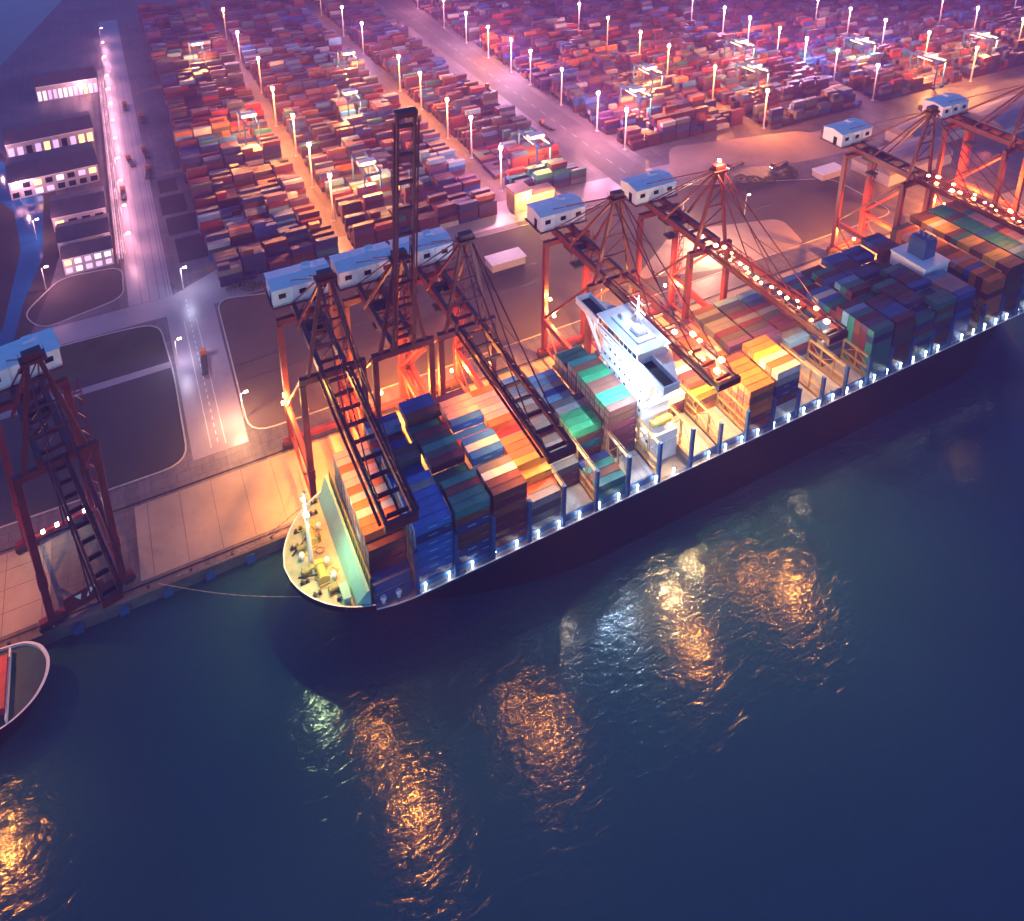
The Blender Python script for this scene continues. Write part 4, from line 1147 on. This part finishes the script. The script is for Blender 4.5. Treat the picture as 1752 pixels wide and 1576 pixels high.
for i, (x, y, L_, W_, lab) in enumerate(((470,84,60,26,'long low hall with grey roof right of the shrubs, nearest the water'),(520,104,54,24,'arched grey hall roof beyond the stern crane'),(590,96,60,30,'dim hall roof at the edge of the picture'))):
    r = thing('storage_hall', lab, 'hall', (x,y,4.0), R(3))
    k = MB(); k.box(-L_/2,L_/2,-W_/2,W_/2,0,7); k.build('wall', M['wall'], r)
    k = MB(); nseg = 10; pr = [(-W_/2*math.cos(PI*j/nseg)*1.02, 7+4.5*math.sin(PI*j/nseg)) for j in range(nseg+1)]
    vs = [(-L_/2-0.4,y_,z_) for y_,z_ in pr]+[(L_/2+0.4,y_,z_) for y_,z_ in pr]; m_ = nseg+1
    k.add(vs, [(j,m_+j,m_+j+1,j+1) for j in range(nseg)]+[tuple(range(m_)), tuple(range(2*m_-1,m_-1,-1))]); k.build('roof', M['hall'], r)
for i, (x, y, lab) in enumerate(((208,102,'low shed with pale blue roof between two cranes'),(421,96,'small pale blue roofed shed near the shrubs'))):
    r = thing('flat_shed', lab, 'shed', (x,y,4.0))
    k = MB(); k.box(-9,9,-4,4,0,4); k.build('wall', M['wall'], r); k = MB(); k.box(-9.4,9.4,-4.4,4.4,4,4.5); k.build('roof', M['house'], r)

# ------------------------------------------------------------------ vehicles, shrubs, bollards, fenders
def truck_proto():
    r = thing('container_truck', 'x', 'truck')
    k = MB(); k.box(-1.25,1.25,5.0,7.2,0.8,3.6); k.box(-1.25,1.25,7.2,8.0,0.8,2.2); cb = k.build('cab', M['truck'], r, bevel=0.1)
    k = MB(); k.box(-1.05,1.05,7.2,7.32,2.3,3.3); k.build('windscreen', M['glass'], cb)
    k = MB(); k.box(-1.25,1.25,-7,4.6,1.1,1.45); k.build('trailer', M['dark_steel'], r)
    for sx in (-1,1):
        for y in (-5.6,-4.3,3.6,6.6):
            k = MB(); k.tube((sx*1.0-0.18,y,0.52),(sx*1.0+0.18,y,0.52),0.52,n=10); k.build('wheel', M['black'], r)
        k = MB(); k.box(sx*0.8-0.2,sx*0.8+0.2,8.0,8.08,1.1,1.4); k.build('headlight', M['g_white'], cb)
    return r
tp = truck_proto(); first = True
for x, y, rz, lab in ((54,399,0,'truck farthest out on the terraces road'),(63,371,0,'pale lit truck at the kerb of the terraces road'),(52,303,10,'truck on the rail lines of the terraces road, first of the close trio'),(61,312,5,'truck farthest inland of the close trio'),(60,283,-6,'truck at the kerb, nearest the quay of the trio'),(45.5,262,0,'truck close beside the lit gallery'),
    (66.5,94,-4,'truck on the cross road between the dark plot and the brown plot'),(301,310,0,'truck on the broad inland road'),(306,232,12,'truck parked at the edge of the inland road near masts'),(252,134,70,'truck before the orange lit gatehouse'),(380,130,100,'long truck crossing the sandy lot'),(404,118,95,'truck beside the shrubs on the sandy lot'),(150,24,88,'truck on the apron behind the raised crane'),(215,26,92,'truck on the apron under the crane behind the bridge')):
    if first: c = tp; first = False
    else: c = copy_tree(tp)
    c.location = (x,y,4.02); c.rotation_euler = (0,0,R(rz)); tag(c, lab, 'truck', 'trucks on the terminal roads')
def shrub_mesh(seed):
    s = random.Random(seed); k = MB()
    for i in range(260):
        a = s.uniform(0,2*PI); u = s.random()**0.6; rr = u*3.2; z = s.uniform(0.2,1)*(2.6*(1-u*u)+0.5)+0.3
        p = Vector((rr*math.cos(a)*1.5, rr*math.sin(a), z)); q = 0.34
        d1 = Vector((s.uniform(-1,1),s.uniform(-1,1),s.uniform(-1,1))).normalized()*q; d2 = d1.cross(Vector((s.uniform(-1,1),s.uniform(-1,1),1))).normalized()*q
        k.add([p-d1,p+d2,p+d1,p-d2],[(0,1,2,3)])
    return k
SH = []
for i in range(3):
    SH.append((shrub_mesh(i)))
sp_ = [(349,109),(356,107),(363,110),(370,107),(377,110),(384,106.5),(391,109),(398,106),(404,108),(372,116),(86,143),(92,141),(97,138)]
WHL = ['shrub at the quayward end of the strip by the sandy lot','second shrub of the strip by the sandy lot','third shrub of the strip by the sandy lot','fourth shrub of the strip by the sandy lot','middle shrub of the strip by the sandy lot','fourth last shrub of the strip by the sandy lot','third last shrub of the strip by the sandy lot','second last shrub of the strip by the sandy lot','reddish last shrub of the strip by the sandy lot','lone shrub inland of the strip by the sandy lot','dark bush at the corner of the brown plot','middle bush at the corner of the brown plot','last bush at the corner of the brown plot']
base = []
for i in range(3):
    base.append(SH[i].build('shrub_foliage', M['leaf']).data)
for o in [o for o in COL.objects if o.name.startswith('shrub_foliage')]: bpy.data.objects.remove(o)
stm = MB()
for a in (0,2.1,4.2): stm.tube((0,0,0),(0.8*math.cos(a),0.8*math.sin(a),1.8),0.12,0.05,6)
smd = None
for i, (x, y) in enumerate(sp_):
    r = thing('shrub', WHL[i], 'shrub', (x,y,4.02), i*1.3, 'shrubs on the terminal')
    f = bpy.data.objects.new('foliage', base[i%3]); COL.objects.link(f); f.parent = r
    if smd is None: s0 = stm.build('stem', M['bark'], r); smd = s0.data
    else: s0 = bpy.data.objects.new('stem', smd); COL.objects.link(s0); s0.parent = r
    sc = 0.8+0.5*((i*37)%10)/10; r.scale = (sc,sc,sc*0.9)
bm_, fm_ = None, None
k = MB(); k.tube((0,0,0),(0,0,0.55),0.32,0.26,10); k.tube((0,0,0.55),(0,0,0.85),0.5,0.42,10); bp_ = k.build('bollard', M['dark_steel'])
k = MB(); k.tube((0,-0.02,0),(0,-0.95,0),0.95,0.8,14); k.box(-1.3,1.3,-1.2,-0.95,-1.6,1.6); fp_ = k.build('fender', [M['blue_steel']])
for i in range(30):
    x = -10+i*12.0
    if -14 < x < 76:
        o = bp_ if i == 0 else bp_.copy()
        if i: COL.objects.link(o)
        o.location = (x,1.15,4.0); tag(o, f"squat dark bollard on the bare quay edge ahead of the ship", 'bollard', 'bollards on the quay edge ahead of the ship')
        o2 = fp_ if i == 0 else fp_.copy()
        if i: COL.objects.link(o2)
        o2.location = (x+5,-0.5,2.2); tag(o2, 'blue faced fender on the bare quay wall ahead of the ship', 'fender', 'fenders on the quay wall ahead of the ship')

# ------------------------------------------------------------------ render settings
scn.view_settings.view_transform = 'Standard'; scn.view_settings.look = 'None'
scn.view_settings.exposure = 1.4; scn.view_settings.gamma = 1.0
cy = scn.cycles
cy.use_denoising = True
cy.use_adaptive_sampling = True; cy.adaptive_threshold = 0.02
cy.max_bounces = 5; cy.diffuse_bounces = 2; cy.glossy_bounces = 3; cy.transmission_bounces = 2; cy.volume_bounces = 0; cy.transparent_max_bounces = 4
cy.sample_clamp_indirect = 4.0; cy.sample_clamp_direct = 0.0
cy.caustics_reflective = False; cy.caustics_refractive = False
cy.use_light_tree = True
